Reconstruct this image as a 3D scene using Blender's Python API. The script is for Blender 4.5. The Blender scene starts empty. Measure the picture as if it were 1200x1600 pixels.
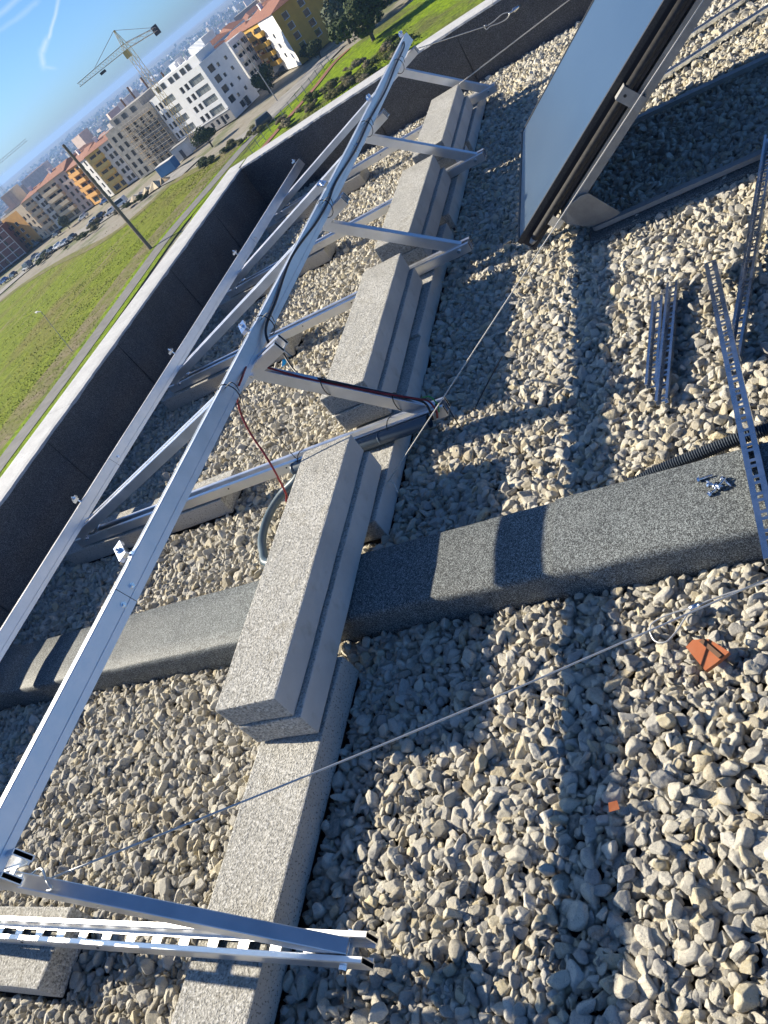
import bpy, bmesh, math, random
import numpy as np
from mathutils import Vector, Matrix, noise

random.seed(7); rng = np.random.default_rng(11)
S = bpy.context.scene
COL = S.collection

# ------------------------------------------------------------------ camera
CF, PITCH, ROLL, YAW, CH = 1169.2, math.radians(33.82), math.radians(-39.6), math.radians(-37.29), 1.6
fw = np.array([math.sin(YAW)*math.cos(PITCH), math.cos(YAW)*math.cos(PITCH), -math.sin(PITCH)])
_rt = np.array([math.cos(YAW), -math.sin(YAW), 0.0]); _up = np.cross(_rt, fw)
rt = math.cos(ROLL)*_rt + math.sin(ROLL)*_up
up = -math.sin(ROLL)*_rt + math.cos(ROLL)*_up
cam_d = bpy.data.cameras.new('camera'); cam = bpy.data.objects.new('camera', cam_d); COL.objects.link(cam)
cam.matrix_world = Matrix(((rt[0], up[0], -fw[0], 0), (rt[1], up[1], -fw[1], 0), (rt[2], up[2], -fw[2], CH), (0, 0, 0, 1)))
cam_d.sensor_fit = 'VERTICAL'; cam_d.sensor_height = 24.0; cam_d.lens = 24.0*CF/1600.0
cam_d.clip_start = 0.05; cam_d.clip_end = 60000.0
S.camera = cam

def ray(px, py): return fw + rt*(px-600)/CF - up*(py-800)/CF
def un(px, py, z=0.0):                    # survey: picture point -> place on the level z
    d = ray(px, py); t = (z-CH)/d[2]; return np.array([0, 0, CH]) + d*t
def uny(px, py, y):
    d = ray(px, py); t = y/d[1]; return np.array([0, 0, CH]) + d*t

# ------------------------------------------------------------------ sky, sun, exposure
SUN = Vector((-1.73, 0.13, 1.0)).normalized()
EL = math.asin(SUN.z); AZ = math.atan2(SUN.x, SUN.y)
W = bpy.data.worlds.new('World'); S.world = W; W.use_nodes = True
nt = W.node_tree; nt.nodes.clear()
def wn(t, **k):
    n = nt.nodes.new(t)
    for a, b in k.items(): setattr(n, a, b)
    return n
sky = wn('ShaderNodeTexSky', sky_type='NISHITA', sun_disc=False, sun_elevation=EL, sun_rotation=AZ, altitude=0.0, air_density=0.60, dust_density=1.1, ozone_density=7.0)
bg = wn('ShaderNodeBackground'); bg.inputs['Strength'].default_value = 0.073
wo = wn('ShaderNodeOutputWorld')
tc = wn('ShaderNodeTexCoord')
nz = wn('ShaderNodeTexNoise'); nz.inputs['Scale'].default_value = 18.0; nz.inputs['Detail'].default_value = 5.0
nt.links.new(tc.outputs['Generated'], nz.inputs['Vector'])
def wmath(op, a, b=None, c=None, clamp=False):
    m = wn('ShaderNodeMath', operation=op, use_clamp=clamp)
    for i, v in enumerate((a, b, c)):
        if v is None: continue
        if hasattr(v, 'links'): nt.links.new(v, m.inputs[i])
        else: m.inputs[i].default_value = v
    return m.outputs[0]
def wdot(vec):
    d = wn('ShaderNodeVectorMath', operation='DOT_PRODUCT'); nt.links.new(tc.outputs['Generated'], d.inputs[0]); d.inputs[1].default_value = vec; return d.outputs['Value']
wob = wmath('MULTIPLY', wmath('SUBTRACT', nz.outputs['Fac'], 0.5), 0.012)
total = None
# vapour trails high in the sky: each a thin great-circle band between two bearings
for a, b, wd, st in (((104, -30), (72, 62), 0.0026, 0.5), ((72, 58), (62, 84), 0.0042, 0.42), ((62, 78), (66, 106), 0.0042, 0.38), ((64, 106), (86, 110), 0.0024, 0.22),
                     ((60, -30), (-20, 40), 0.0036, 0.3), ((60, 0), (-20, 66), 0.0034, 0.2)):
    d1 = ray(*a); d1 /= np.linalg.norm(d1); d2 = ray(*b); d2 /= np.linalg.norm(d2)
    n = np.cross(d1, d2); n /= np.linalg.norm(n); t = d2-d1; L = np.linalg.norm(t); t /= L
    mid = (d1+d2)/2
    off = wmath('ABSOLUTE', wmath('ADD', wdot(tuple(n)), wob))
    m1 = wmath('SUBTRACT', 1.0, wmath('DIVIDE', off, wd), clamp=True)
    along = wmath('ABSOLUTE', wmath('SUBTRACT', wdot(tuple(t)), float(mid@t)))
    m2 = wmath('MULTIPLY', wmath('SUBTRACT', L/2+0.004, along), 1/0.008, clamp=True)
    m = wmath('MULTIPLY', wmath('MULTIPLY', m1, m2), wmath('MULTIPLY', nz.outputs['Fac'], st*1.8))
    total = m if total is None else wmath('MAXIMUM', total, m)
mx = wn('ShaderNodeMix', data_type='RGBA'); nt.links.new(total, mx.inputs['Factor']); tint = wn('ShaderNodeMix', data_type='RGBA', blend_type='MULTIPLY'); tint.inputs['Factor'].default_value = 1.0; tint.inputs['B'].default_value = (.74, .97, 1.09, 1); nt.links.new(sky.outputs[0], tint.inputs['A']); nt.links.new(tint.outputs['Result'], mx.inputs['A']); mx.inputs['B'].default_value = (6.2, 7.0, 8.0, 1)
nt.links.new(mx.outputs['Result'], bg.inputs['Color']); nt.links.new(bg.outputs[0], wo.inputs['Surface'])

sl = bpy.data.lights.new('sun', 'SUN'); so = bpy.data.objects.new('sun', sl); COL.objects.link(so)
sl.energy = 4.6; sl.angle = math.radians(0.5); sl.color = (1.0, 0.90, 0.72)
so.rotation_euler = SUN.to_track_quat('Z', 'Y').to_euler()
S.view_settings.view_transform = 'Standard'; S.view_settings.look = 'None'
S.view_settings.exposure = 1.0; S.view_settings.gamma = 1.0; S.view_settings.use_curve_mapping = False
S.render.engine = 'CYCLES'; S.cycles.use_denoising = True
S.cycles.max_bounces = 8; S.cycles.diffuse_bounces = 5; S.cycles.glossy_bounces = 3; S.cycles.transmission_bounces = 4; S.cycles.volume_bounces = 1; S.cycles.transparent_max_bounces = 8
S.cycles.caustics_reflective = False; S.cycles.caustics_refractive = False

# ------------------------------------------------------------------ materials
M = {}
class Mat:
    def __init__(s, name):
        s.m = bpy.data.materials.new(name); s.m.use_nodes = True; s.t = s.m.node_tree
        s.b = s.t.nodes['Principled BSDF']; s.out = s.t.nodes['Material Output']; M[name] = s.m
        s._tc = None
    def n(s, t, **k):
        n = s.t.nodes.new(t)
        for a, b in k.items(): setattr(n, a, b)
        return n
    def link(s, a, b): s.t.links.new(a, b)
    def co(s, kind='Object', scale=None):
        if s._tc is None: s._tc = s.n('ShaderNodeTexCoord')
        o = s._tc.outputs[kind]
        if scale is None: return o
        mp = s.n('ShaderNodeMapping'); mp.inputs['Scale'].default_value = scale; s.link(o, mp.inputs['Vector']); return mp.outputs[0]
    def geo(s, scale=None):
        g = s.n('ShaderNodeNewGeometry').outputs['Position']
        if scale is None: return g
        mp = s.n('ShaderNodeMapping'); mp.inputs['Scale'].default_value = scale; s.link(g, mp.inputs['Vector']); return mp.outputs[0]
    def noise(s, vec, scale, detail=4, rough=0.55):
        n = s.n('ShaderNodeTexNoise'); n.inputs['Scale'].default_value = scale; n.inputs['Detail'].default_value = detail; n.inputs['Roughness'].default_value = rough
        s.link(vec, n.inputs['Vector']); return n.outputs['Fac']
    def vor(s, vec, scale, out='Color', feature='F1'):
        n = s.n('ShaderNodeTexVoronoi', feature=feature); n.inputs['Scale'].default_value = scale; s.link(vec, n.inputs['Vector']); return n.outputs[out]
    def ramp(s, fac, stops, interp='LINEAR'):
        r = s.n('ShaderNodeValToRGB'); r.color_ramp.interpolation = interp; e = r.color_ramp.elements
        while len(e) < len(stops): e.new(0.5)
        for el, (p, c) in zip(e, stops): el.position = p; el.color = tuple(c)+(1,) if len(c) == 3 else c
        s.link(fac, r.inputs[0]); return r.outputs['Color']
    def mix(s, fac, a, b, mode='MIX'):
        x = s.n('ShaderNodeMix', data_type='RGBA', blend_type=mode)
        for sock, v in ((x.inputs['Factor'], fac), (x.inputs['A'], a), (x.inputs['B'], b)):
            if hasattr(v, 'links'): s.link(v, sock)
            else: sock.default_value = v if not isinstance(v, tuple) else (tuple(v)+(1,) if len(v) == 3 else v)
        return x.outputs['Result']
    def math(s, op, a, b=0.0, clamp=False):
        x = s.n('ShaderNodeMath', operation=op, use_clamp=clamp)
        for i, v in enumerate((a, b)):
            if hasattr(v, 'links'): s.link(v, x.inputs[i])
            else: x.inputs[i].default_value = v
        return x.outputs[0]
    def bump(s, h, strength=0.5, dist=0.002):
        b = s.n('ShaderNodeBump'); b.inputs['Strength'].default_value = strength; b.inputs['Distance'].default_value = dist
        s.link(h, b.inputs['Height']); s.link(b.outputs[0], s.b.inputs['Normal']); return b
    def base(s, c):
        if hasattr(c, 'links'): s.link(c, s.b.inputs['Base Color'])
        else: s.b.inputs['Base Color'].default_value = tuple(c)+(1,)
    def set(s, **k):
        for a, v in k.items():
            a = {'rough': 'Roughness', 'metal': 'Metallic', 'spec': 'Specular IOR Level', 'coat': 'Coat Weight'}[a]
            if hasattr(v, 'links'): s.link(v, s.b.inputs[a])
            else: s.b.inputs[a].default_value = v

def build_materials():
    m = Mat('stone')
    inf = m.n('ShaderNodeObjectInfo').outputs['Random']
    col = m.ramp(inf, [(0, (.30, .265, .20)), (.11, (.68, .63, .51)), (.22, (.46, .44, .39)), (.34, (.74, .685, .55)), (.45, (.36, .35, .33)), (.56, (.76, .725, .635)), (.67, (.62, .53, .33)), (.78, (.70, .665, .58)), (.88, (.25, .24, .22)), (1, (.56, .475, .31))])
    v = m.co('Object')
    n1 = m.noise(v, 3.0, 6, .68); n2 = m.noise(v, 9, 6, .7)
    col = m.mix(m.ramp(n1, [(.35, (0, 0, 0)), (.7, (1, 1, 1))]), col, m.mix(.55, col, (.74, .70, .61)))
    col = m.mix(m.ramp(n2, [(.54, (0, 0, 0)), (.68, (.7, .7, .7))]), col, (.20, .185, .16))
    m.base(col); m.set(rough=.86, spec=.25)
    m.bump(m.math('ADD', n2, m.math('MULTIPLY', n1, 1.2)), .9, .005)
    m = Mat('stone_bed'); g = m.geo(); m.base(m.ramp(m.vor(g, 30), [(0, (.06, .055, .05)), (1, (.16, .15, .13))])); m.set(rough=.95)
    m.bump(m.vor(g, 28, 'Distance'), 1.0, .03)
    # concrete
    for nm, a, b, pit in (('concrete_top', (.44, .425, .385), (.58, .565, .52), .455), ('concrete_smooth', (.47, .46, .44), (.58, .57, .545), .26)):
        m = Mat(nm); g = m.co('Object')
        big = m.noise(g, 5, 4, .6); sp = m.noise(g, 165, 3, .7); mid = m.noise(g, 75, 3, .6)
        c = m.ramp(big, [(.3, a), (.7, b)])
        c = m.mix(m.ramp(sp, [(pit-.10, (.85, .85, .85)), (pit+.02, (0, 0, 0))]), c, (.17, .165, .15)); c = m.mix(m.ramp(sp, [(pit+.10, (0, 0, 0)), (pit+.19, (.8, .8, .8))]), c, (.74, .73, .70)) if pit > .4 else c
        c = m.mix(m.ramp(mid, [(.58, (0, 0, 0)), (.72, (.5, .5, .5))]), c, (.58, .565, .53))
        yst = m.ramp(m.noise(g, 9, 4, .65), [(.58, (0, 0, 0)), (.78, (.45, .45, .45))])
        c = m.mix(yst, c, (.29, .25, .17))
        m.base(c); m.set(rough=.9, spec=.2)
        m.bump(m.math('ADD', m.ramp(sp, [(pit-.15, (0, 0, 0)), (pit+.1, (1, 1, 1))]), m.math('MULTIPLY', mid, .7)), .7 if nm == 'concrete_top' else .25, .005)
    m = Mat('concrete_worn')         # kerb stones weathered brown with fine streaks
    g = m.co('Object'); big = m.noise(m.co('Object', (1, .35, 1)), 8, 5, .65); sp = m.noise(g, 150, 3, .6)
    c = m.ramp(big, [(.3, (.34, .325, .29)), (.5, (.44, .42, .385)), (.72, (.51, .49, .45))])
    c = m.mix(m.ramp(sp, [(.34, (1, 1, 1)), (.44, (0, 0, 0))]), c, (.13, .125, .11)); m.base(c); m.set(rough=.9, spec=.2); m.bump(sp, .35, .004)
    # granulated bitumen sheet
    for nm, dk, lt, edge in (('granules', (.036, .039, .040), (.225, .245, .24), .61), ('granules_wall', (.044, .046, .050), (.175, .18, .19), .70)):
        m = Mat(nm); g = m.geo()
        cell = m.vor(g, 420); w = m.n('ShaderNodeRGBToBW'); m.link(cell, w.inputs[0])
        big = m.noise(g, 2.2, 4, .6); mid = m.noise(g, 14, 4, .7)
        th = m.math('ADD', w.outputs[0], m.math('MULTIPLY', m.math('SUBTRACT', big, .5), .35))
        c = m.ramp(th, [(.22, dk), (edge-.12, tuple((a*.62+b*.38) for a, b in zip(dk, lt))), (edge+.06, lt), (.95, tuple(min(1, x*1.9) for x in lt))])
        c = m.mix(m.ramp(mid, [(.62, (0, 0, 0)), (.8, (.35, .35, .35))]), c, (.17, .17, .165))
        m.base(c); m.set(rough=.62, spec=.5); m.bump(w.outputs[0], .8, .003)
    m = Mat('coping'); g = m.geo(); n = m.noise(g, 60, 4, .6); b2 = m.noise(g, 7, 4, .6)
    c = m.mix(m.ramp(n, [(.3, (1, 1, 1)), (.5, (0, 0, 0))]), m.ramp(b2, [(.3, (.45, .45, .45)), (.7, (.60, .60, .595))]), (.42, .42, .43)); m.base(c); m.set(rough=.7); m.bump(n, .4, .005)
    # metals
    m = Mat('aluminium'); v = m.co('Object', (1.2, 60, 60)); n = m.noise(v, 3, 3, .6); g = m.noise(m.co('Object'), 11, 5, .65)
    m.base(m.ramp(g, [(.35, (.76, .765, .775)), (.7, (.86, .865, .875))])); m.set(metal=.92)
    m.link(m.math('ADD', m.math('MULTIPLY', n, .10), m.math('ADD', m.math('MULTIPLY', g, .24), .22)), m.b.inputs['Roughness']); m.bump(n, .06, .0006)
    m = Mat('hollow_shade_paint'); m.base((.05, .05, .055)); m.set(metal=.6, rough=.6)  # dark colour stands in for the shade inside hollow ends and holes
    m = Mat('galvanised'); v = m.co('Object'); cl = m.n('ShaderNodeRGBToBW'); m.link(m.vor(v, 130), cl.inputs[0]); g = m.noise(v, 20, 4)
    m.base(m.ramp(m.math('ADD', m.math('MULTIPLY', cl.outputs[0], .3), m.math('MULTIPLY', g, .7)), [(.2, (.52, .545, .57)), (.8, (.78, .80, .82))])); m.set(metal=1.0, rough=m.math('ADD', m.math('MULTIPLY', g, .25), .16))
    m = Mat('galvanised_dull'); v = m.co('Object'); g = m.noise(v, 14, 5, .7); f = m.noise(v, 260, 2)
    m.base(m.ramp(m.math('ADD', m.math('MULTIPLY', g, .75), m.math('MULTIPLY', f, .25)), [(.3, (.27, .265, .255)), (.7, (.43, .425, .41))])); m.set(metal=.35, rough=.62); m.bump(f, .2, .001)
    m = Mat('zinc'); m.base((.80, .83, .88)); m.set(metal=1.0, rough=.22)
    m = Mat('wire'); m.base((.62, .62, .60)); m.set(metal=.55, rough=.42)
    m = Mat('string'); m.base((.66, .63, .56)); m.set(rough=.8)
    m = Mat('cable_black'); m.base((.012, .012, .014)); m.set(rough=.42)
    m = Mat('cable_red'); m.base((.20, .012, .016)); m.set(rough=.42)
    m = Mat('cable_green'); m.base((.05, .28, .06)); m.set(rough=.42)
    m = Mat('conduit_grey'); m.base((.085, .125, .155)); m.set(rough=.42)
    m = Mat('conduit_dark'); m.base((.06, .09, .125)); m.set(rough=.4)
    m = Mat('conduit_ribbed'); m.base((.055, .07, .09)); m.set(rough=.38)
    m = Mat('blue_plastic'); m.base((.01, .35, .75)); m.set(rough=.4)
    m = Mat('terracotta'); n = m.noise(m.co('Object'), 25, 5, .7); m.base(m.ramp(n, [(.3, (.36, .10, .035)), (.6, (.40, .13, .055)), (.8, (.30, .13, .08))])); m.set(rough=.9); m.bump(n, .4, .004)
    m = Mat('mortar'); m.base((.16, .09, .055)); m.set(rough=.95)
    # collector
    m = Mat('collector_glass'); g = m.co('Object'); d1 = m.noise(g, 3, 5, .7); d2 = m.noise(g, 45, 4, .75)
    sep = m.n('ShaderNodeSeparateXYZ'); m.link(g, sep.inputs[0])
    dust = m.math('ADD', m.math('MULTIPLY', d1, .30), m.math('MULTIPLY', d2, .28))
    m.base(m.ramp(dust, [(.18, (.012, .030, .055)), (.5, (.045, .065, .085))])); m.set(rough=m.math('ADD', m.math('MULTIPLY', d2, .16), .34), spec=1.0, coat=1.0); m.b.inputs['Coat Roughness'].default_value = .34; m.b.inputs['Coat IOR'].default_value = 2.2; m.b.inputs['Coat Tint'].default_value = (.78, .92, 1.0, 1); m.b.inputs['Specular Tint'].default_value = (.70, .88, 1.0, 1); m.bump(d2, .05, .002)
    m = Mat('collector_frame'); n = m.noise(m.co('Object'), 160, 3); m.base(m.ramp(n, [(.3, (.045, .045, .045)), (.7, (.085, .083, .08))])); m.set(metal=.3, rough=.55)
    m = Mat('collector_side'); m.base((.022, .025, .034)); m.set(rough=.55)
    m = Mat('pipe_rubber'); n = m.noise(m.co('Object'), 60, 4); m.base(m.ramp(n, [(.3, (.022, .020, .019)), (.7, (.050, .046, .042))])); m.set(rough=.7)
    # far things
    def plain(nm, c, rough=.85, metal=0.0, var=.12, sc=.6):
        m = Mat(nm); n = m.noise(m.geo(), sc, 4, .6)
        m.base(m.ramp(n, [(.3, tuple(x*(1-var) for x in c)), (.7, tuple(min(1, x*(1+var)) for x in c))])); m.set(rough=rough, metal=metal)
    plain('render_white', (.82, .82, .82), var=.06); plain('render_grey', (.36, .34, .31), var=.25, sc=.9); plain('base_grey', (.30, .29, .29))
    plain('render_ochre', (.55, .33, .06)); plain('render_orange', (.58, .30, .08)); plain('render_cream', (.62, .50, .36)); plain('render_pink', (.58, .46, .40)); plain('render_yellow', (.64, .46, .16))
    plain('render_brick', (.22, .11, .10)); plain('roof_tile', (.29, .125, .08), var=.3, sc=1.5); plain('roof_flat', (.33, .32, .31)); plain('render_pale', (.66, .64, .62))
    plain('shutter', (.62, .62, .62)); plain('frame_dark', (.10, .10, .11)); plain('frame_white', (.70, .70, .70)); plain('rust', (.16, .09, .06)); plain('wood_pole', (.19, .15, .115), var=.3, sc=3)
    plain('crane_yellow', (.60, .45, .17)); plain('crane_grey', (.52, .50, .42)); plain('dark_panel', (.03, .035, .045)); plain('lamp_grey', (.30, .31, .32)); plain('scaffold', (.40, .37, .33)); plain('timber', (.40, .28, .15))
    plain('container_blue', (.05, .17, .36)); plain('sand', (.55, .45, .30), var=.25); plain('tank_white', (.7, .7, .72))
    m = Mat('pane'); m.base((.035, .045, .055)); m.set(rough=.08, spec=.8)
    m = Mat('pane_pale'); m.base((.22, .24, .24)); m.set(rough=.25, spec=.6)
    for nm, c in (('paint_white', (.75, .75, .75)), ('paint_silver', (.42, .43, .45)), ('paint_dark', (.025, .027, .032)), ('paint_blue', (.04, .12, .32)), ('paint_grey', (.16, .17, .18))):
        m = Mat(nm); m.base(c); m.set(rough=.3, coat=.6)
    m = Mat('car_glass'); m.base((.02, .025, .03)); m.set(rough=.08)
    m = Mat('tyre'); m.base((.02, .02, .02)); m.set(rough=.8)
    # grounds
    m = Mat('grass'); g = m.geo(); big = m.noise(m.geo((1, .32, 1)), .045, 6, .62); fine = m.noise(g, .55, 6, .72); streak = m.noise(m.geo((.9, .10, 1)), .35, 5, .7)
    c = m.ramp(fine, [(.25, (.075, .10, .006)), (.5, (.17, .215, .010)), (.75, (.25, .29, .018))])
    c = m.mix(m.ramp(big, [(.50, (0, 0, 0)), (.68, (.85, .85, .85))]), c, m.ramp(fine, [(.3, (.13, .105, .035)), (.7, (.25, .20, .08))]))
    c = m.mix(m.ramp(streak, [(.56, (0, 0, 0)), (.70, (.75, .75, .75))]), c, (.27, .22, .12)); m.base(c); m.set(rough=.95, spec=.1); m.bump(fine, .9, .5)
    m = Mat('bright_grass'); g = m.geo(); fine = m.noise(g, .7, 6, .7); big = m.noise(g, .06, 5, .6)
    c = m.ramp(fine, [(.3, (.09, .15, .006)), (.6, (.24, .34, .010)), (.8, (.17, .2, .02))]); c = m.mix(m.ramp(big, [(.48, (0, 0, 0)), (.62, (.8, .8, .8))]), c, m.ramp(fine, [(.3, (.07, .07, .03)), (.7, (.16, .15, .06))])); m.base(c); m.set(rough=.95, spec=.1); m.bump(fine, .9, .6)
    m = Mat('earth'); g = m.geo(); n = m.noise(g, .06, 6, .65); f = m.noise(g, .8, 5, .7)
    c = m.ramp(n, [(.35, (.24, .21, .16)), (.5, (.33, .30, .25)), (.62, (.10, .13, .035)), (.75, (.15, .17, .05))]); c = m.mix(.35, c, m.ramp(f, [(.3, (.14, .13, .10)), (.7, (.38, .35, .30))])); m.base(c); m.set(rough=.95, spec=.1)
    m = Mat('dry_grass'); g = m.geo(); n = m.noise(g, .25, 6, .7); f = m.noise(g, 1.2, 5, .7)
    m.base(m.mix(m.ramp(n, [(.38, (0, 0, 0)), (.6, (1, 1, 1))]), m.ramp(f, [(.3, (.10, .12, .02)), (.7, (.19, .20, .04))]), m.ramp(f, [(.3, (.14, .115, .06)), (.7, (.28, .235, .14))]))); m.set(rough=.95, spec=.1)
    m = Mat('asphalt'); g = m.geo(); n = m.noise(g, .5, 5, .65); m.base(m.ramp(n, [(.3, (.135, .13, .125)), (.7, (.21, .205, .195))])); m.set(rough=.9)
    m = Mat('street'); g = m.geo(); n = m.noise(g, .3, 5, .65); m.base(m.ramp(n, [(.3, (.20, .19, .18)), (.7, (.36, .34, .31))])); m.set(rough=.9)
    m = Mat('red_path'); n = m.noise(m.geo(), .8, 5); m.base(m.ramp(n, [(.3, (.22, .09, .055)), (.7, (.30, .13, .08))])); m.set(rough=.9)
    m = Mat('far_land'); g = m.geo(); n = m.noise(g, .006, 6, .65); f = m.noise(g, .05, 5, .7); c = m.ramp(n, [(.35, (.10, .11, .05)), (.5, (.22, .19, .15)), (.65, (.30, .27, .23))]); c = m.mix(m.ramp(f, [(.45, (0, 0, 0)), (.62, (.8, .8, .8))]), c, (.07, .08, .04)); m.base(c); m.set(rough=1.0, spec=0.0)
    for nm, a, b in (('leaf_dark', (.026, .042, .013), (.075, .10, .032)), ('leaf_mid', (.04, .06, .015), (.10, .13, .035)), ('leaf_olive', (.11, .11, .04), (.22, .20, .085)), ('leaf_pale', (.06, .08, .05), (.14, .16, .10)), ('leaf_dry', (.17, .145, .085), (.30, .26, .165))):
        m = Mat(nm); n = m.noise(m.geo(), .9, 4, .7); m.base(m.ramp(n, [(.3, a), (.7, b)])); m.set(rough=.8, spec=.2)
    for nm, c in (('tuft_green', (.15, .20, .012)), ('tuft_dry', (.26, .22, .07)), ('tuft_dark', (.11, .15, .012))):
        m = Mat(nm); m.base(c); m.set(rough=.9, spec=.1)
    m = Mat('bark'); m.base((.09, .07, .05)); m.set(rough=.95)
build_materials()

# ------------------------------------------------------------------ mesh helpers
class MB:
    def __init__(s): s.v = []; s.f = []; s.mi = []
    def add(s, vs, fs, mi=0):
        o = len(s.v); s.v += [tuple(p) for p in vs]; s.f += [tuple(i+o for i in f) for f in fs]; s.mi += [mi]*len(fs); return s
    def box(s, x0, x1, y0, y1, z0, z1, mi=0):
        return s.add([(x, y, z) for z in (z0, z1) for y in (y0, y1) for x in (x0, x1)], [(0, 2, 3, 1), (4, 5, 7, 6), (0, 1, 5, 4), (2, 6, 7, 3), (0, 4, 6, 2), (1, 3, 7, 5)], mi)
    def bar(s, a, b, w, h, upv=(0, 0, 1), mi=0, off=(0, 0)):
        a = Vector(a); b = Vector(b); d = (b-a).normalized(); u = Vector(upv); sd = d.cross(u).normalized(); u = sd.cross(d).normalized()
        vs = []
        for p in (a, b):
            for sy, sz in ((-1, -1), (1, -1), (1, 1), (-1, 1)): vs.append(p + sd*(sy*w/2+off[0]) + u*(sz*h/2+off[1]))
        return s.add(vs, [(0, 1, 2, 3), (7, 6, 5, 4), (0, 4, 5, 1), (1, 5, 6, 2), (2, 6, 7, 3), (3, 7, 4, 0)], mi)
    def extrude(s, prof, a, b, upv=(0, 0, 1), mi=0, cap=True, cuts=1):
        a = Vector(a); b = Vector(b); d = (b-a).normalized(); u = Vector(upv); sd = d.cross(u).normalized(); u = sd.cross(d).normalized()
        n = len(prof); vs = []
        for k in range(cuts+1):
            p = a.lerp(b, k/cuts)
            for (q, r) in prof: vs.append(p + sd*q + u*r)
        fs = [(k*n+i, k*n+(i+1) % n, (k+1)*n+(i+1) % n, (k+1)*n+i) for k in range(cuts) for i in range(n)]
        if cap: fs += [tuple(range(n))[::-1], tuple(range(cuts*n, cuts*n+n))]
        return s.add(vs, fs, mi)
    def tube(s, pts, r, n=8, mi=0, cap=True, rad=None):
        pts = [Vector(p) for p in pts]; m = len(pts); vs = []; prev = None
        for i, p in enumerate(pts):
            t = (pts[min(i+1, m-1)] - pts[max(i-1, 0)]).normalized()
            if prev is None:
                a = Vector((0, 0, 1)) if abs(t.z) < .9 else Vector((1, 0, 0)); nx = t.cross(a).normalized()
            else: nx = (prev - t*prev.dot(t)).normalized()
            prev = nx; ny = t.cross(nx); rr = rad[i] if rad else r
            for k in range(n):
                an = 2*math.pi*k/n; vs.append(p + nx*math.cos(an)*rr + ny*math.sin(an)*rr)
        fs = [(i*n+k, i*n+(k+1) % n, (i+1)*n+(k+1) % n, (i+1)*n+k) for i in range(m-1) for k in range(n)]
        if cap: fs += [tuple(range(n))[::-1], tuple(range((m-1)*n, m*n))]
        return s.add(vs, fs, mi)
    def mesh(s, name, mats, smooth=False):
        me = bpy.data.meshes.new(name); me.from_pydata(s.v, [], s.f)
        for m in (mats if isinstance(mats, (list, tuple)) else [mats]): me.materials.append(M[m])
        me.polygons.foreach_set('material_index', s.mi)
        if smooth: me.polygons.foreach_set('use_smooth', [True]*len(s.f))
        me.update(); return me
    def build(s, name, mats, parent=None, smooth=False, loc=None):
        return link(name, s.mesh(name, mats, smooth), parent, loc)
def link(name, me, parent=None, loc=None):
    o = bpy.data.objects.new(name, me); COL.objects.link(o)
    if parent is not None: o.parent = parent
    if loc is not None: o.location = loc
    return o
def tag(o, label=None, cat=None, group=None, kind=None):
    if label: o['label'] = label
    if cat: o['category'] = cat
    if group: o['group'] = group
    if kind: o['kind'] = kind
    return o
def empty(name, loc=(0, 0, 0), rz=0.0):
    o = bpy.data.objects.new(name, None); COL.objects.link(o); o.location = loc; o.rotation_euler = (0, 0, rz); o.empty_display_size = .1; return o
def copy_tree(o, parent=None):
    c = o.copy(); COL.objects.link(c); c.parent = parent
    for ch in list(o.children): copy_tree(ch, c)
    return c
def spline(pts, k=8):
    P = [np.array(p, float) for p in pts]; P = [2*P[0]-P[1]] + P + [2*P[-1]-P[-2]]; out = []
    for i in range(1, len(P)-2):
        for j in range(k):
            t = j/k; a, b, c, d = P[i-1:i+3]
            out.append(.5*((2*b)+(-a+c)*t+(2*a-5*b+4*c-d)*t*t+(-a+3*b-3*c+d)*t**3))
    out.append(P[-2]); return [tuple(x) for x in out]
def bevel_mesh(me, w, seg=2, jitter=0.0, cuts=0):
    bm = bmesh.new(); bm.from_mesh(me)
    bmesh.ops.recalc_face_normals(bm, faces=bm.faces)
    if cuts: bmesh.ops.subdivide_edges(bm, edges=[e for e in bm.edges if e.calc_length() > .15], cuts=cuts, use_grid_fill=True)
    bmesh.ops.bevel(bm, geom=[e for e in bm.edges if len(e.link_faces) == 2 and e.calc_face_angle(0) > .5], offset=w, segments=seg, profile=.6, affect='EDGES')
    if jitter:
        for v in bm.verts: v.co += noise.noise_vector(v.co*11)*jitter + noise.noise_vector(v.co*47)*jitter*.5
    bm.to_mesh(me); bm.free(); me.update()

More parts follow.
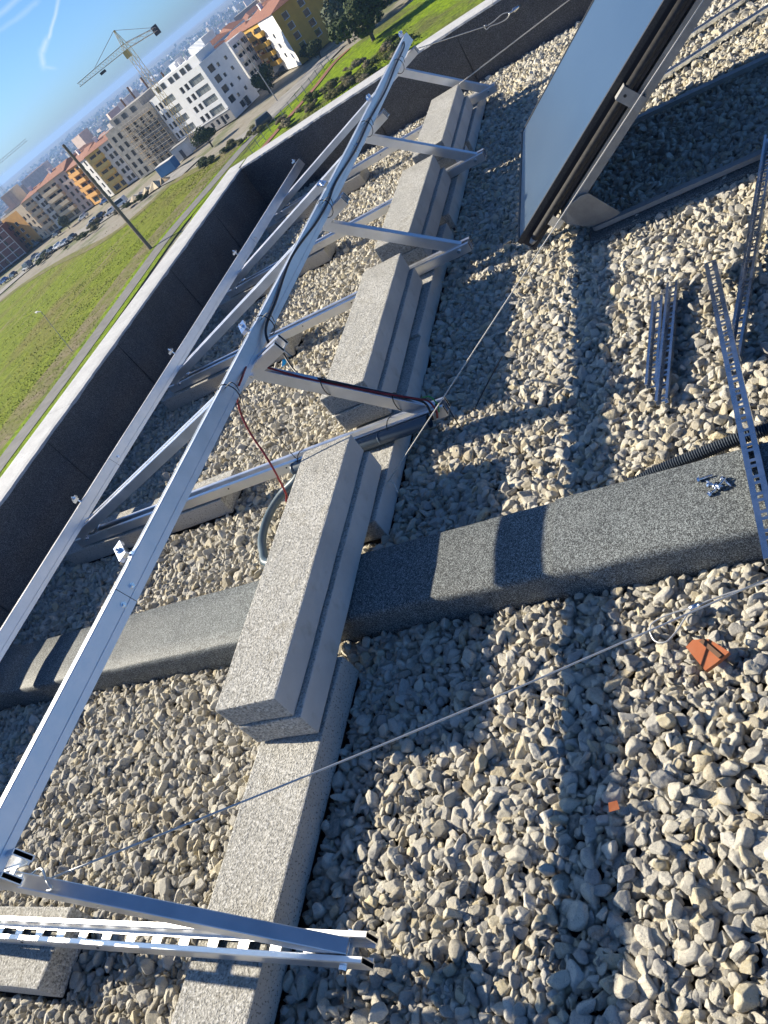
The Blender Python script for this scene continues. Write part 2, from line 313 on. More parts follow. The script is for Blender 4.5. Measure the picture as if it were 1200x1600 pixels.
# ------------------------------------------------------------------ the roof: deck, parapet, kerb
WX0, WX1 = (-3.80, -0.60), (-3.93, 6.88)       # inner foot of the long parapet (x, y), running along y
PH, PW = .44, .25
def roof_structure():
    mb = MB(); mb.box(-4.2, 9, -7, 7.1, -.5, -.046); tag(mb.build('roof_deck', 'stone_bed'), kind='structure')
    mb = MB(); mb.box(-4.05, 9, -7, 7.0, -20.0, -.52); o = mb.build('building_below', 'render_pale')
    tag(o, 'pale rendered building that carries the gravel roof', 'building')
    root = empty('parapet_wall', (-3.93, 6.88, 0)); tag(root, 'low dark parapet wall with white capping bending round the roof corner', 'parapet')
    off = Vector((3.93, -6.88, 0))
    def sect(ax, ay, bx, by, nrm, joints, capend):
        a = Vector((ax, ay, 0)); b = Vector((bx, by, 0)); d = (b-a).normalized(); L = (b-a).length; n = Vector(nrm)  # n points inwards
        core = MB(); core.bar(a+Vector((0, 0, PH/2-.06))-n*(PW/2+.004)-d*.0, b+d*(PW if capend else 0)+Vector((0, 0, PH/2-.06))-n*(PW/2+.004), PW-.012, PH+.10)
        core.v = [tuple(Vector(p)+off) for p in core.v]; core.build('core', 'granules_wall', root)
        js = [0]+joints+[L]
        for i in range(len(js)-1):
            s0, s1 = js[i]+.0012, js[i+1]-.0012; mb = MB(); N = max(2, int((s1-s0)/.12)); K = 5; vs = []
            for k in range(N+1):
                s = s0+(s1-s0)*k/N
                for j in range(K+1):
                    z = -.09+(PH+.085)*j/K; w = .004*noise.noise(Vector((s*2.3, z*5, ax)))+.0035*noise.noise(Vector((s*9, z*9, by)))
                    vs.append(a+d*s+n*(.006+w + (.012 if j == 0 else 0))+Vector((0, 0, z))+off)
            mb.add(vs, [(k*(K+1)+j, (k+1)*(K+1)+j, (k+1)*(K+1)+j+1, k*(K+1)+j+1) for k in range(N) for j in range(K)])
            m = len(vs); mb.add([vs[(k)*(K+1)+j] - n*.008 for k, j in ((0, 0), (0, K), (N, 0), (N, K))], []); mb.f += [(0, K, m+1, m), (N*(K+1), m+2, m+3, N*(K+1)+K)]; mb.mi += [0, 0]
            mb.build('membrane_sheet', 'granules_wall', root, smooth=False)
        # capping in lengths, ragged inner edge
        cj = [0 if capend else -.001]+[j+.35 for j in joints if j+.35 < L-.3]+[L+(PW if capend else 0)]
        for i in range(len(cj)-1):
            s0, s1 = cj[i]+.001, cj[i+1]-.001; mb = MB(); N = int((s1-s0)/.03)+2; vs = []
            for k in range(N+1):
                s = s0+(s1-s0)*k/N; e = .010+.007*noise.noise(Vector((s*13, ay, 3)))+.004*noise.noise(Vector((s*40, by, 7))); dr = -.004-.012*max(0, noise.noise(Vector((s*7, 2, by)))); out = PW+.012+.003*noise.noise(Vector((s*6, 5, 5)))
                if capend and s > L: e = min(e, .0)- (s-L)*1.0 if True else e
                for q, z in ((e, PH+dr), (e-.004, PH+.010), (-.03, PH+.014), (-out+.03, PH+.016), (-out, PH+.010), (-out, PH-.05)):
                    vs.append(a+d*s+n*q+Vector((0, 0, z))+off)
            mb.add(vs, [(k*6+j, k*6+j+1, (k+1)*6+j+1, (k+1)*6+j) for k in range(N) for j in range(5)])
            mb.build('capping', 'coping', root)
    sect(-3.80, -.6, -3.93, 6.88, (1, .017, 0), [.45, 1.5, 2.5, 3.52, 4.55, 5.58, 6.6], True)
    sect(-3.93, 6.88, 6.0, 6.86, (0, -1, 0), [.62, 1.42, 2.33, 3.35, 4.35, 5.35, 6.35], False)
    # kerb crossing the roof
    k = empty('roof_kerb', (-3.8, 1.46, 0)); tag(k, 'low dark granulated kerb crossing the gravel from parapet to the right', 'kerb')
    ks = [-3.82, -2.75, -1.72, -.635, .40, 1.5, 2.8]
    for i in range(len(ks)-1):
        lap = .0045 if i % 2 else 0.0; x0, x1 = ks[i]-(.06 if i % 2 else -.0004), ks[i+1]-(-.06 if i % 2 else .0004); N = int((x1-x0)/.03); prof = []
        for q, z in ((1.318, -.08), (1.322, .0), (1.323, .080), (1.327, .093), (1.336, .099), (1.40, .101), (1.46, .102), (1.53, .101), (1.597, .099), (1.606, .093), (1.611, .08), (1.612, -.08)): prof.append((q, z))
        n = len(prof); vs = []
        for j in range(N+1):
            x = x0+(x1-x0)*j/N
            for q, z in prof:
                w = noise.noise(Vector((x*6, q*6, z*6)))*.004+noise.noise(Vector((x*28, q*28, z*20)))*.0022; vs.append((x+3.8, q-1.46+w*(1 if z < .09 else .3)+(lap if q > 1.46 else -lap), z+w+lap))
        mb = MB(); mb.add(vs, [(j*n+i2, j*n+i2+1, (j+1)*n+i2+1, (j+1)*n+i2) for j in range(N) for i2 in range(n-1)]); mb.f = [f[::-1] for f in mb.f]
        mb.build('membrane_sheet', 'granules', k, smooth=True)
roof_structure()

# ------------------------------------------------------------------ concrete blocks
OBST = [(-4.5, 3.0, 1.318, 1.612)]      # x0,x1,y0,y1 where no stones lie
def block_mesh(L, wd, h, top='concrete_top', side='concrete_smooth'):
    mb = MB(); mb.box(-wd/2, wd/2, -L/2, L/2, 0, h); me = mb.mesh('concrete_block', [top, side]); bevel_mesh(me, .006, 2, .0026, 9)
    for p in me.polygons: p.material_index = 0 if p.normal.z > .6 or abs(p.normal.y) > .6 else 1
    return me
BH = .095
_bm = {}
def block(xc, yc, z, L, wd, rot, label, group, h=BH, worn=False, obst=False, across=False):
    key = (round(L, 2), round(wd, 3), h, worn)
    if key not in _bm: _bm[key] = block_mesh(L, wd, h, 'concrete_top', 'concrete_worn' if worn else 'concrete_smooth')
    o = link('concrete_block', _bm[key], None, (xc, yc, z)); o.rotation_euler = (0, 0, rot); tag(o, label, 'concrete block', group)
    if obst:
        dx, dy = (L/2, wd/2) if across else (wd/2, L/2); OBST.append((xc-dx, xc+dx, yc-dy, yc+dy))
    return o
def blocks():
    G = 'ballast blocks under the mounting frames'
    # upper stacks: (xr near, y near, xr far, y far)
    ups = [(-1.388, .915, -1.421, 2.035, 'nearest the camera, lying across the dark kerb'), (-1.452, 2.37, -1.485, 3.45, 'just behind the cabled brace'), (-1.480, 3.665, -1.492, 4.665, 'second from the far parapet'), (-1.462, 4.83, -1.482, 5.885, 'closest to the far parapet')]
    for xr0, y0, xr1, y1, w in ups:
        r = -math.atan2(xr1-xr0, y1-y0); yc = (y0+y1)/2; L = y1-y0
        block((xr0+xr1)/2-.1175+.004, yc, .104, L, .235, r, 'middle layer concrete block of the stack '+w, G)
        block((xr0+xr1)/2-.1175-.012, yc+.004, .104+BH+.002, L, .226, r+.004, 'topmost concrete block of the stack '+w, G)
    for xr, y0, y1, w in ((-1.382, .02, 1.185, 'bare grey concrete block lying on gravel at the bottom edge of the photo'), (-1.400, 1.755, 2.935, 'bottom concrete block under the cabled brace, with a wire round its end'), (-1.435, 2.965, 4.085, 'bottom concrete block of the row, third from the camera'), (-1.452, 4.20, 5.20, 'bottom concrete block of the row, fourth from the camera'), (-1.455, 5.27, 6.27, 'bottom concrete block of the row, its end bare beside the far parapet')):
        block(xr-.12, (y0+y1)/2, 0.0, y1-y0, .24, .012 if y0 > 1 else -.004, w, G, worn=y0 < 1, obst=True)
    for x0, x1, yc, w in ((-3.30, -2.185, .335, 'rear concrete block under the slotted base channel at the lower left'), (-3.56, -2.385, 2.315, 'rear concrete block under the base beam with the conduit sleeve'), (-3.52, -2.45, 3.63, 'rear concrete block under the second bare base beam from the camera'), (-3.54, -2.52, 4.80, 'rear concrete block under the second base beam from the far parapet'), (-3.52, -2.52, 6.02, 'rear concrete block nearest the roof corner')):
        o = block((x0+x1)/2, yc, 0.0, round(x1-x0, 2), .215, math.pi/2+.01, w, 'rear ballast blocks beside the parapet', obst=True, across=True, worn=True)
blocks()

# ------------------------------------------------------------------ gravel
def stone_protos():
    col = bpy.data.collections.new('stone_shapes'); out = []
    for k in range(26):
        r = np.random.default_rng(100+k); bm = bmesh.new(); bmesh.ops.create_icosphere(bm, subdivisions=4, radius=1.0)
        nP = r.integers(11, 18); n = r.normal(size=(nP, 3)); n /= np.linalg.norm(n, axis=1)[:, None]; d = r.uniform(.50, .82, nP)
        ax = np.array([1.0, r.uniform(.55, .95), r.uniform(.42, .85)]); sd = r.uniform(0, 50, 3); p = r.choice([14, 24, 34, 48, 64])
        for v in bm.verts:
            u = np.array(v.co); dots = n@u; q = np.maximum(dots, 1e-3)/d
            rad = (np.sum(q**p)+.93**p)**(-1/p)              # soft intersection of half spaces
            rad *= 1.22+.06*noise.noise(Vector(u*2.2+sd))+.022*noise.noise(Vector(u*6+sd))
            v.co = Vector(u*rad*ax)
        me = bpy.data.meshes.new('stone'); bm.to_mesh(me); bm.free(); me.materials.append(M['stone'])
        me.polygons.foreach_set('use_smooth', [True]*len(me.polygons)); o = bpy.data.objects.new('stone_%02d' % k, me); col.objects.link(o); out.append(o)
    return col
def gravel():
    X0, X1, Y0, Y1, C = -3.95, 1.2, -.35, 6.92, .006
    nx, ny = int((X1-X0)/C), int((Y1-Y0)/C); Hm = np.full((nx, ny), -.036, np.float32)
    bad = np.zeros((nx, ny), bool)
    for x0, x1, y0, y1 in OBST:
        bad[max(0, int((x0-X0)/C)):max(0, int((x1-X0)/C)), max(0, int((y0-Y0)/C)):max(0, int((y1-Y0)/C))] = True
    xs = X0+(np.arange(nx)+.5)*C; ys = Y0+(np.arange(ny)+.5)*C
    wallx = -3.80+(-.13)*(ys+.6)/7.48; bad |= (xs[:, None] < wallx[None, :]+.004); bad[:, ys > 6.862] = True
    Hm[bad] = .06
    n_st = 180000; P = np.zeros((n_st, 3)); SC = np.zeros((n_st, 3)); cnt = 0
    disc = {}
    rc = rng.random((n_st*2, 6)); rn = np.exp(rng.normal(0, .34, n_st*2))
    for it in range(n_st*2):
        if cnt >= n_st: break
        r = min(max(.0093*rn[it], .0055), .0195); rad = max(1, int(r/C+.5))
        if rad not in disc:
            a = np.arange(-rad, rad+1); g = np.hypot(*np.meshgrid(a, a, indexing='ij'))/(r/C); disc[rad] = (g <= .72, np.sqrt(np.clip(1-g*g, 0, 1)), g <= 1)
        core, dome, full = disc[rad]; best = None
        for c in range(3):
            i = int(rc[it, 2*c]*(nx-2*rad-1))+rad; j = int(rc[it, 2*c+1]*(ny-2*rad-1))+rad
            if bad[i, j]: continue
            w = Hm[i-rad:i+rad+1, j-rad:j+rad+1]; hh = w[core].mean()
            if best is None or hh < best[0]: best = (hh, i, j)
        if best is None: continue
        hh, i, j = best
        b = bad[i-rad:i+rad+1, j-rad:j+rad+1]
        if b[core].any(): continue
        if hh > -.008: continue
        z = hh+r*.50; w = Hm[i-rad:i+rad+1, j-rad:j+rad+1]; np.maximum(w, np.where(full & ~b, z+dome*r*.72, -9), out=w)
        P[cnt] = (xs[i]+C*(rc[it, 0]-.5), ys[j]+C*(rc[it, 3]-.5), z); SC[cnt] = r*1.38; cnt += 1
    P = P[:cnt]; SC = SC[:cnt]*rng.uniform(.9, 1.15, (cnt, 3)); rot = rng.uniform(0, 6.283, (cnt, 3))
    flat = rng.random(cnt) < .6; rot[flat, 0] = rng.normal(0, .45, flat.sum()); rot[flat, 1] = rng.normal(0, .45, flat.sum())
    top = Hm[~bad].mean(); P[:, 2] += -.008-top
    print('stones', cnt, 'top', top)
    me = bpy.data.meshes.new('gravel'); me.vertices.add(cnt); me.vertices.foreach_set('co', P.astype(np.float32).ravel())
    for nm, arr in (('rot', rot), ('scl', SC)):
        a = me.attributes.new(nm, 'FLOAT_VECTOR', 'POINT'); a.data.foreach_set('vector', arr.astype(np.float32).ravel())
    a = me.attributes.new('pick', 'INT', 'POINT'); a.data.foreach_set('value', rng.integers(0, 26, cnt).astype(np.int32))
    me.materials.append(M['stone'])
    o = link('gravel', me); tag(o, 'pale crushed limestone gravel covering the flat roof', 'gravel', kind='stuff')
    ng = bpy.data.node_groups.new('scatter_stones', 'GeometryNodeTree'); ng.interface.new_socket('Geometry', in_out='INPUT', socket_type='NodeSocketGeometry'); ng.interface.new_socket('Geometry', in_out='OUTPUT', socket_type='NodeSocketGeometry')
    N = ng.nodes; gi = N.new('NodeGroupInput'); go = N.new('NodeGroupOutput'); ip = N.new('GeometryNodeInstanceOnPoints'); ci = N.new('GeometryNodeCollectionInfo')
    ci.inputs['Collection'].default_value = stone_protos(); ci.inputs['Separate Children'].default_value = True; ci.inputs['Reset Children'].default_value = True
    def na(nm, t):
        n = N.new('GeometryNodeInputNamedAttribute'); n.data_type = t; n.inputs['Name'].default_value = nm; return n.outputs['Attribute']
    mp = N.new('GeometryNodeMeshToPoints'); L = ng.links
    L.new(gi.outputs[0], mp.inputs['Mesh']); L.new(mp.outputs['Points'], ip.inputs['Points']); L.new(ci.outputs[0], ip.inputs['Instance'])
    ip.inputs['Pick Instance'].default_value = True; L.new(na('pick', 'INT'), ip.inputs['Instance Index']); L.new(na('scl', 'FLOAT_VECTOR'), ip.inputs['Scale'])
    er = N.new('FunctionNodeEulerToRotation'); L.new(na('rot', 'FLOAT_VECTOR'), er.inputs[0]); L.new(er.outputs[0], ip.inputs['Rotation'])
    L.new(ip.outputs[0], go.inputs[0])
    md = o.modifiers.new('scatter', 'NODES'); md.node_group = ng
gravel()

# ------------------------------------------------------------------ aluminium mounting frames
BW, BHT, WALL = .064, .05, .015
def channel(mb, a, b, slots=True, upv=(0, 0, 1), mi=0, dark=1):
    """open-topped extrusion: two hollow side walls joined by a slotted web; a, b on the underside centre line"""
    a = Vector(a); b = Vector(b); d = (b-a).normalized(); u = Vector(upv); sd = d.cross(u).normalized(); u = sd.cross(d).normalized(); L = (b-a).length; t = .0028
    for s in (-1, 1):
        o0 = s*(BW/2); o1 = s*(BW/2-WALL)
        q0, q1 = min(o0, o1), max(o0, o1)
        out = [(q0, 0), (q1, 0), (q1, BHT-.004), (q1-.002, BHT), (q0+.002, BHT), (q0, BHT-.004)]
        inn = [(q0+t, t), (q1-t, t), (q1-t, BHT-t), (q0+t, BHT-t)]
        mb.extrude(out, a, b, upv, mi, cap=False)
        vs = []
        for p, sg in ((a, 1), (b, -1)):
            vo = [p+sd*q+u*r for q, r in out]; vi = [p+sd*q+u*r for q, r in inn]; vd = [v+d*.05*sg for v in vi]
            mb.add(vo+vi, [(0, 1, 7, 6)[::1], (1, 2, 3, 8, 7), (3, 4, 9, 8), (4, 5, 0, 6, 9)][:0] + [(0, 1, 7, 6), (1, 2, 8, 7), (2, 3, 4, 5, 9, 8), (5, 0, 6, 9)], mi)
            mb.add(vi+vd, [(0, 1, 5, 4), (1, 2, 6, 5), (2, 3, 7, 6), (3, 0, 4, 7), (4, 5, 6, 7)], dark)  # cavity walls coloured dark to deepen the shade inside
    hw = BW/2-WALL
    def strip(s0, s1, y0, y1):
        vs = []
        for z in (.004, .008):
            for s_, y_ in ((s0, y0), (s1, y0), (s1, y1), (s0, y1)): vs.append(a+d*s_+sd*y_+u*z)
        mb.add(vs, [(0, 3, 2, 1), (4, 5, 6, 7), (0, 1, 5, 4), (1, 2, 6, 5), (2, 3, 7, 6), (3, 0, 4, 7)], mi)
    if not slots: strip(0, L, -hw, hw); return
    strip(0, L, -hw, -hw+.0075); strip(0, L, hw-.0075, hw)
    s = .0
    while s < L:
        e = min(s+.034, L); strip(s, e, -hw+.0076, hw-.0076); s += .103
def frame(y, xr, label, tx=-1.60, near=False):
    r = empty('panel_stand', (xr, y, .099)); tag(r, label, 'panel stand', 'triangular aluminium stands')
    def P(x, z, dy=0): return (x-xr, dy, z-.099)
    mb = MB(); channel(mb, P(-3.42, .100), P(xr, .100), slots=near); mb.build('base_beam', ['aluminium', 'hollow_shade_paint'], r)
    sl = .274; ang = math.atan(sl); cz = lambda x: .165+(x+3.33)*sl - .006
    mb = MB(); channel(mb, P(-3.36, cz(-3.36)-.02+.012), P(tx, cz(tx)-.02), slots=near, upv=(-math.sin(ang), 0, math.cos(ang))); mb.build('leg', ['aluminium', 'hollow_shade_paint'], r)
    # brace: flat tube sitting between the channel walls
    a = P(xr-.055, .128); b = P(tx-.19, cz(tx-.19)-.005); mb = MB(); mb.extrude([(-.0165, -.027), (.0165, -.027), (.0165, .025), (.0145, .027), (-.0145, .027), (-.0165, .025)], a, b); mb.build('brace', 'aluminium', r)
    for x, z in ((xr-.06, .128), (tx-.19, cz(tx-.19)), (-3.32, .14)):
        mb = MB(); mb.tube([P(x, z, -BW/2-.006), P(x, z, BW/2+.006)], .0055, 6); mb.build('bolt', 'zinc', r)
        mb = MB(); mb.tube([P(x, z, -BW/2-.010), P(x, z, -BW/2-.0005)], .0095, 6); mb.build('bolt_head', 'zinc', r)
    mb = MB(); mb.box(*(P(-3.31, 0)[0], P(-3.24, 0)[0]), -.030, .030, .0535, .0585); mb.box(P(-3.30, 0)[0], P(-3.285, 0)[0], -.012, .012, .0586, .066); mb.build('hinge_plate', 'zinc', r)
    for hx in (-2.30, -1.95): mb = MB(); mb.tube([P(hx, .13, -BW/2-.002), P(hx, .13, -BW/2+.001)], .004, 6); mb.build('hole', 'hollow_shade_paint', r)  # dark discs painted for the shade of drilled holes, nothing is cut
    return r
FY = [.370, 2.255, 3.585, 4.745, 5.985]; FX = [-1.062, -1.155, -1.212, -1.255, -1.292]
frame(FY[0], FX[0], 'triangular frame with slotted base channel crossing the bottom of the photo', -1.672, True)
frame(FY[1], FX[1], 'triangular frame carrying the red and black cables on its brace', -1.575)
frame(FY[2], FX[2], 'middle triangular aluminium frame of the row, behind the cabled one', -1.65)
frame(FY[3], FX[3], 'triangular aluminium frame second from the far parapet', -1.665)
frame(FY[4], FX[4], 'triangular aluminium frame closest to the far parapet', -1.675)

def rail(a, b, label, smooth=False):
    a = Vector(a); b = Vector(b); o = empty('mounting_rail', a); tag(o, label, 'rail', 'aluminium panel rails'); d = b-a
    up_ = Vector((-.262, 0, .965)); sd = d.normalized().cross(up_)
    # profile: side axis q (towards +x side), height r
    prof = [(-.022, 0), (.022, 0), (.022, .020), (.0205, .0215), (.022, .023), (.022, .068), (.020, .070), (-.004, .070), (-.004, .050), (-.0145, .050), (-.0145, .070), (-.020, .070), (-.022, .068)]
    mb = MB(); mb.extrude(prof, (0, 0, 0), d, up_, 0, cap=False, cuts=6); mb.f = mb.f
    n = len(prof); v0 = mb.v[:n]; v1 = mb.v[-n:]
    tri0 = [(0, 1, 2, 3, 4, 5, 6, 7, 8), (0, 8, 9, 10, 11, 12)]
    mb.add(v0, [t[::-1] for t in tri0], 1); mb.add(v1, tri0, 1)  # flat end caps painted dark, as the shade of an open profile
    mb.build('rail_body', ['aluminium', 'hollow_shade_paint'], o); return o
URX = -1.742; LRX = -3.285
def urz(y): return .616
def rails():
    J = 1.095
    a = rail((URX, -.6, .612), (URX, J-.001, .616), 'thick upper aluminium rail running out of the photo at lower left')
    b = rail((URX, J+.001, .616), (URX-.004, 4.22, .622), 'upper aluminium rail with black cable, beyond the bolted joint')
    c = rail((URX-.004, 4.222, .622), (URX-.012, 6.20, .640), 'farthest length of the upper rail, its end against the grass')
    d = rail((LRX-.012, -.4, .212), (LRX, 2.68, .214), 'lower aluminium rail beside the parapet at the left edge')
    e = rail((LRX, 2.682, .214), (LRX+.035, 5.18, .216), 'lower aluminium rail in the middle of the parapet side')
    f = rail((LRX+.035, 5.182, .216), (LRX+.05, 6.62, .222), 'farthest length of the lower rail ending before the roof corner')
    for o, y, yo in ((a, J-.03, -.6), (b, J+.035, J+.001), (b, 4.18, J), (c, 4.262, 4.222), (d, 2.64, -.4), (e, 2.725, 2.682), (e, 5.14, 2.682), (f, 5.225, 5.182)):
        mb = MB(); up_ = Vector((-.262, 0, .965)); sd = Vector((.965, 0, .262)); p = Vector((0, y-yo, 0))+sd*.0222+up_*.034; mb.tube([p, p+sd*.0035], .0085, 10); mb.tube([p+sd*.0036, p+sd*.0075], .005, 6); mb.build('bolt', 'zinc', o)
rails()

def clamp(x, y, z, rz, label, tilt=0.0):
    r = empty('panel_clamp', (x, y, z), rz); r.scale = (1.15, 1.15, 1.15); r.rotation_euler = (tilt, -.265, rz); tag(r, label, 'clamp', 'zinc panel clamps waiting on the rails')
    mb = MB(); mb.tube([(0, 0, -.012), (0, 0, .052)], .004, 8); mb.build('bolt', 'zinc', r)
    mb = MB(); mb.tube([(0, 0, .0), (0, 0, .006)], .0115, 6); mb.build('nut', 'zinc', r)
    mb = MB(); mb.box(-.014, .014, -.020, .020, .0345, .0385); mb.box(-.014, .014, -.032, -.0205, .026, .0385); mb.box(-.014, .014, .0205, .032, .026, .0385); mb.build('plate', 'zinc', r)
    mb = MB(); mb.tube([(0, 0, .0386), (0, 0, .046)], .0085, 6); mb.build('bolt_head', 'zinc', r)
def clamps():
    for i, (y, rz, w) in enumerate(((1.235, .7, 'standing on the thick upper rail near the joint'), (2.40, .5, 'on the upper rail just beyond the cabled brace'), (3.70, .8, 'third along the upper rail'), (4.92, .3, 'on the upper rail above the far corner of the roof'), (6.15, .2, 'on the very end of the upper rail against the grass'))):
        clamp(URX-.026, y, .676+(.02 if y > 5 else 0), rz, 'small zinc clamp '+w, .15)
    for y, rz, w in ((2.36, .9, 'on the lower rail nearest the left edge'), (3.68, .6, 'second along the lower rail, against the dark parapet'), (4.94, .5, 'third along the lower rail, against the dark parapet'), (6.56, .3, 'on the far end of the lower rail at the roof corner')):
        clamp(LRX-.020+.012*(y-2.3), y, .275, rz, 'small zinc clamp '+w, -.1)
clamps()

# ------------------------------------------------------------------ cables, conduit, wires
def cable(name, pts, r, mat, label, cat, k=8, n=6):
    p0 = Vector(pts[0]); mb = MB(); mb.tube([tuple(Vector(p)-p0) for p in spline(pts, k)], r, n); o = mb.build(name, mat, None, True, p0); tag(o, label, cat); return o
def cables():
    ux = URX+.030
    cable('electric_cable', [(ux+.045, 2.29, .585), (ux+.005, 2.40, .655), (ux-.008, 2.62, .670), (ux-.022, 2.95, .692), (ux-.004, 3.3, .672), (ux-.006, 3.52, .665), (ux-.012, 3.75, .675), (ux+.003, 4.15, .668), (ux-.004, 4.6, .672), (ux+.003, 5.05, .670), (ux-.006, 5.5, .684), (ux-.006, 5.85, .692), (ux-.03, 6.0, .70)], .0058, 'cable_black', 'black cable tied along the upper aluminium rail', 'cable')
    yb = FY[1]
    def br(x, dz=0, dy=0): t = (x+1.765)/(-1.21+1.765); return (x, yb+dy, .588+(.128-.588)*t+.030+dz)
    cable('electric_cable', [(-1.60, 2.28, .56)]+[tuple(un(*q)) for q in ((442, 548, .52), (452, 568, .47), (468, 585, .44))]+[br(-1.54, .008), br(-1.45, .004, .004), br(-1.35, .006, .004), br(-1.27, .012), (-1.215, yb-.02, .185), (-1.205, yb-.045, .145), (-1.21, yb-.05, .12)], .0048, 'cable_black', 'black cable lying along the brace into the dark conduit sleeve', 'cable')
    cable('electric_cable', [br(-1.76, .03), br(-1.68, .010, -.006), br(-1.56, .004, -.010), br(-1.45, .006, -.008), br(-1.33, .012, -.006), br(-1.25, .022, -.006), (-1.195, yb-.025, .19), (-1.18, yb-.045, .15), (-1.19, yb-.05, .12)], .0042, 'cable_red', 'thin red cable lying along the brace into the dark conduit sleeve', 'cable')
    cable('electric_cable', [br(-1.755, .028)]+[tuple(un(*q)) for q in ((378, 590, .655), (371, 612, .62), (375, 642, .55), (392, 678, .46), (415, 712, .37), (434, 745, .28), (447, 772, .20), (452, 790, .13))]+[(-1.70, 1.86, .05)], .0042, 'cable_red', 'red cable hanging in a loop from the upper rail behind the nearest block stack', 'cable')
    cable('electric_cable', [(-1.66, 1.60, .125), (-1.665, 1.52, .115), (-1.70, 1.42, .112), (-1.72, 1.34, .107), (-1.722, 1.305, .075), (-1.705, 1.25, .02)], .0045, 'cable_red', 'red cable crossing the kerb beside the nearest block stack', 'cable')
    cable('electric_cable', [br(-1.236, .018), (-1.185, yb-.015, .20), (-1.165, yb-.035, .165), (-1.172, yb-.046, .14)], .0032, 'cable_green', 'short green earth wire at the right end of the cabled frame', 'cable')
    # sleeve along the base beam, then loop of hose
    mb = MB(); prof = []
    mb.tube([(0, 0, 0), (.68, 0, -.002)], .027, 16, 0, False); mb.tube([(0, 0, 0), (.012, 0, 0)], .029, 16); mb.tube([(.45, 0, 0), (.457, 0, 0)], .0282, 16)
    o = mb.build('conduit_sleeve', 'conduit_dark', None, True, (-1.90, yb-BW/2-.029, .128)); tag(o, 'dark blue grey conduit sleeve strapped along the base beam', 'conduit')
    cable('flexible_hose', [(-1.88, yb-.06, .118)]+[tuple(un(*q)) for q in ((463, 748, .10), (440, 772, .07), (420, 805, .045), (410, 838, .04), (411, 862, .04), (421, 880, .04))]+[(-1.72, 1.72, .05), (-1.60, 1.70, .05)], .0185, 'conduit_grey', 'grey plastic hose curling from the base beam under the nearest block stack', 'hose', 10, 12)
    # ribbed conduit behind the kerb
    pts = spline([(-.62, 1.63, -.012), (-.45, 1.672, .030), (-.30, 1.685, .050), (-.10, 1.70, .062), (.20, 1.70, .068), (.7, 1.66, .06), (1.4, 1.68, .03)], 10)
    L = sum((Vector(a)-Vector(b)).length for a, b in zip(pts, pts[1:])); N = int(L/.0034); P = np.array(pts); cl = np.concatenate([[0], np.cumsum(np.linalg.norm(np.diff(P, axis=0), axis=1))]); sN = np.linspace(0, cl[-1], N)
    Q = np.stack([np.interp(sN, cl, P[:, i]) for i in range(3)], 1); p0 = Vector(Q[0]); mb = MB(); mb.tube([tuple(Vector(q)-p0) for q in Q], .02, 12, 0, True, [(.0205 if i % 2 else .0165) for i in range(N)])
    tag(mb.build('ribbed_conduit', 'conduit_ribbed', None, False, p0), 'black ribbed conduit lying behind the kerb at the right edge', 'conduit')
    # ties
    def tie(c, rx, rz_, axis, label, tail=None):
        mb = MB(); ring = []
        for k in range(17):
            a = 2*math.pi*k/16; q = (math.cos(a)*rx, math.sin(a)*rz_); ring.append((q[0], 0, q[1]) if axis == 'y' else (0, q[0], q[1]))
        mb.tube(ring, .0022, 6, 0, False)
        if tail: mb.tube(spline([(0, 0, rz_*.6)] + tail, 6), .0018, 5)
        o = mb.build('cable_tie', 'cable_black', None, True, c); tag(o, label, 'cable tie', 'black cable ties')
    for y, w in ((2.02, 'on the upper rail where the red cable starts to hang'), (2.47, 'on the upper rail beyond the cabled brace'), (3.50, 'third along the upper rail'), (4.52, 'fourth along the upper rail'), (5.62, 'on the upper rail near its far end')):
        tie((URX, y, .650), .038, .047, 'y', 'black cable tie '+w, [(.05, -.01, .045), (.062, -.012, .03), (.055, -.01, .0)])
    tie((-1.54, yb, br(-1.54)[2]-.028), .030, .040, 'x', 'black cable tie round the brace at its upper half'); tie((-1.32, yb, br(-1.32)[2]-.028), .030, .040, 'x', 'black cable tie round the brace close to its foot')
    tie((-1.86, yb-.02, .128), .055, .038, 'x', 'black cable tie round the sleeve and base beam, with long tail', [(.0, -.03, .05), (-.03, .01, .16), (-.07, .02, .25)]); tie((-1.40, yb-.02, .128), .055, .038, 'x', 'black cable tie round the right part of the conduit sleeve')
    cable('cable_tie', [(-1.14, yb-.02, .15), (-1.13, yb-.05, .10), (-1.125, yb-.06, .05)], .0022, 'cable_black', 'loose black tie tail hanging off the right end of the cabled frame', 'cable tie')
    cable('cable_tie', [(-1.10, 2.335, .012), (-1.06, 2.42, .026), (-1.02, 2.53, .03), (-1.0, 2.62, .02)], .0028, 'cable_black', 'straight black tie tail lying on the shaded gravel', 'cable tie', 4, 5)
    # wires
    def wire(pts, r, label, mat='wire', name='steel_cable', k=4): return cable(name, pts, r, mat, label, 'cable' if name == 'steel_cable' else 'string', k, 6)
    A = Vector((-1.665, .375, .535)); B = Vector(un(1215, 897, .03)); wire([tuple(A)]+[tuple(A.lerp(B, t)+Vector((0, 0, -.018*math.sin(math.pi*t)))) for t in (.2, .4, .6, .8)]+[tuple(B)], .0025, 'steel cable stretched low over gravel and blocks across the lower photo')
    c = un(1040, 972, .025); lp = [un(1085, 948, .03), un(1040, 962, .03), un(1016, 978, .025), un(1022, 1000, .02), un(1040, 1003, .02), un(1058, 985, .02), un(1082, 952, .03), un(1130, 930, .03), un(1215, 905, .03)]
    wire([tuple(x) for x in lp], .0022, 'loop of thin steel cable with a ferrule lying on sunlit gravel', k=8)
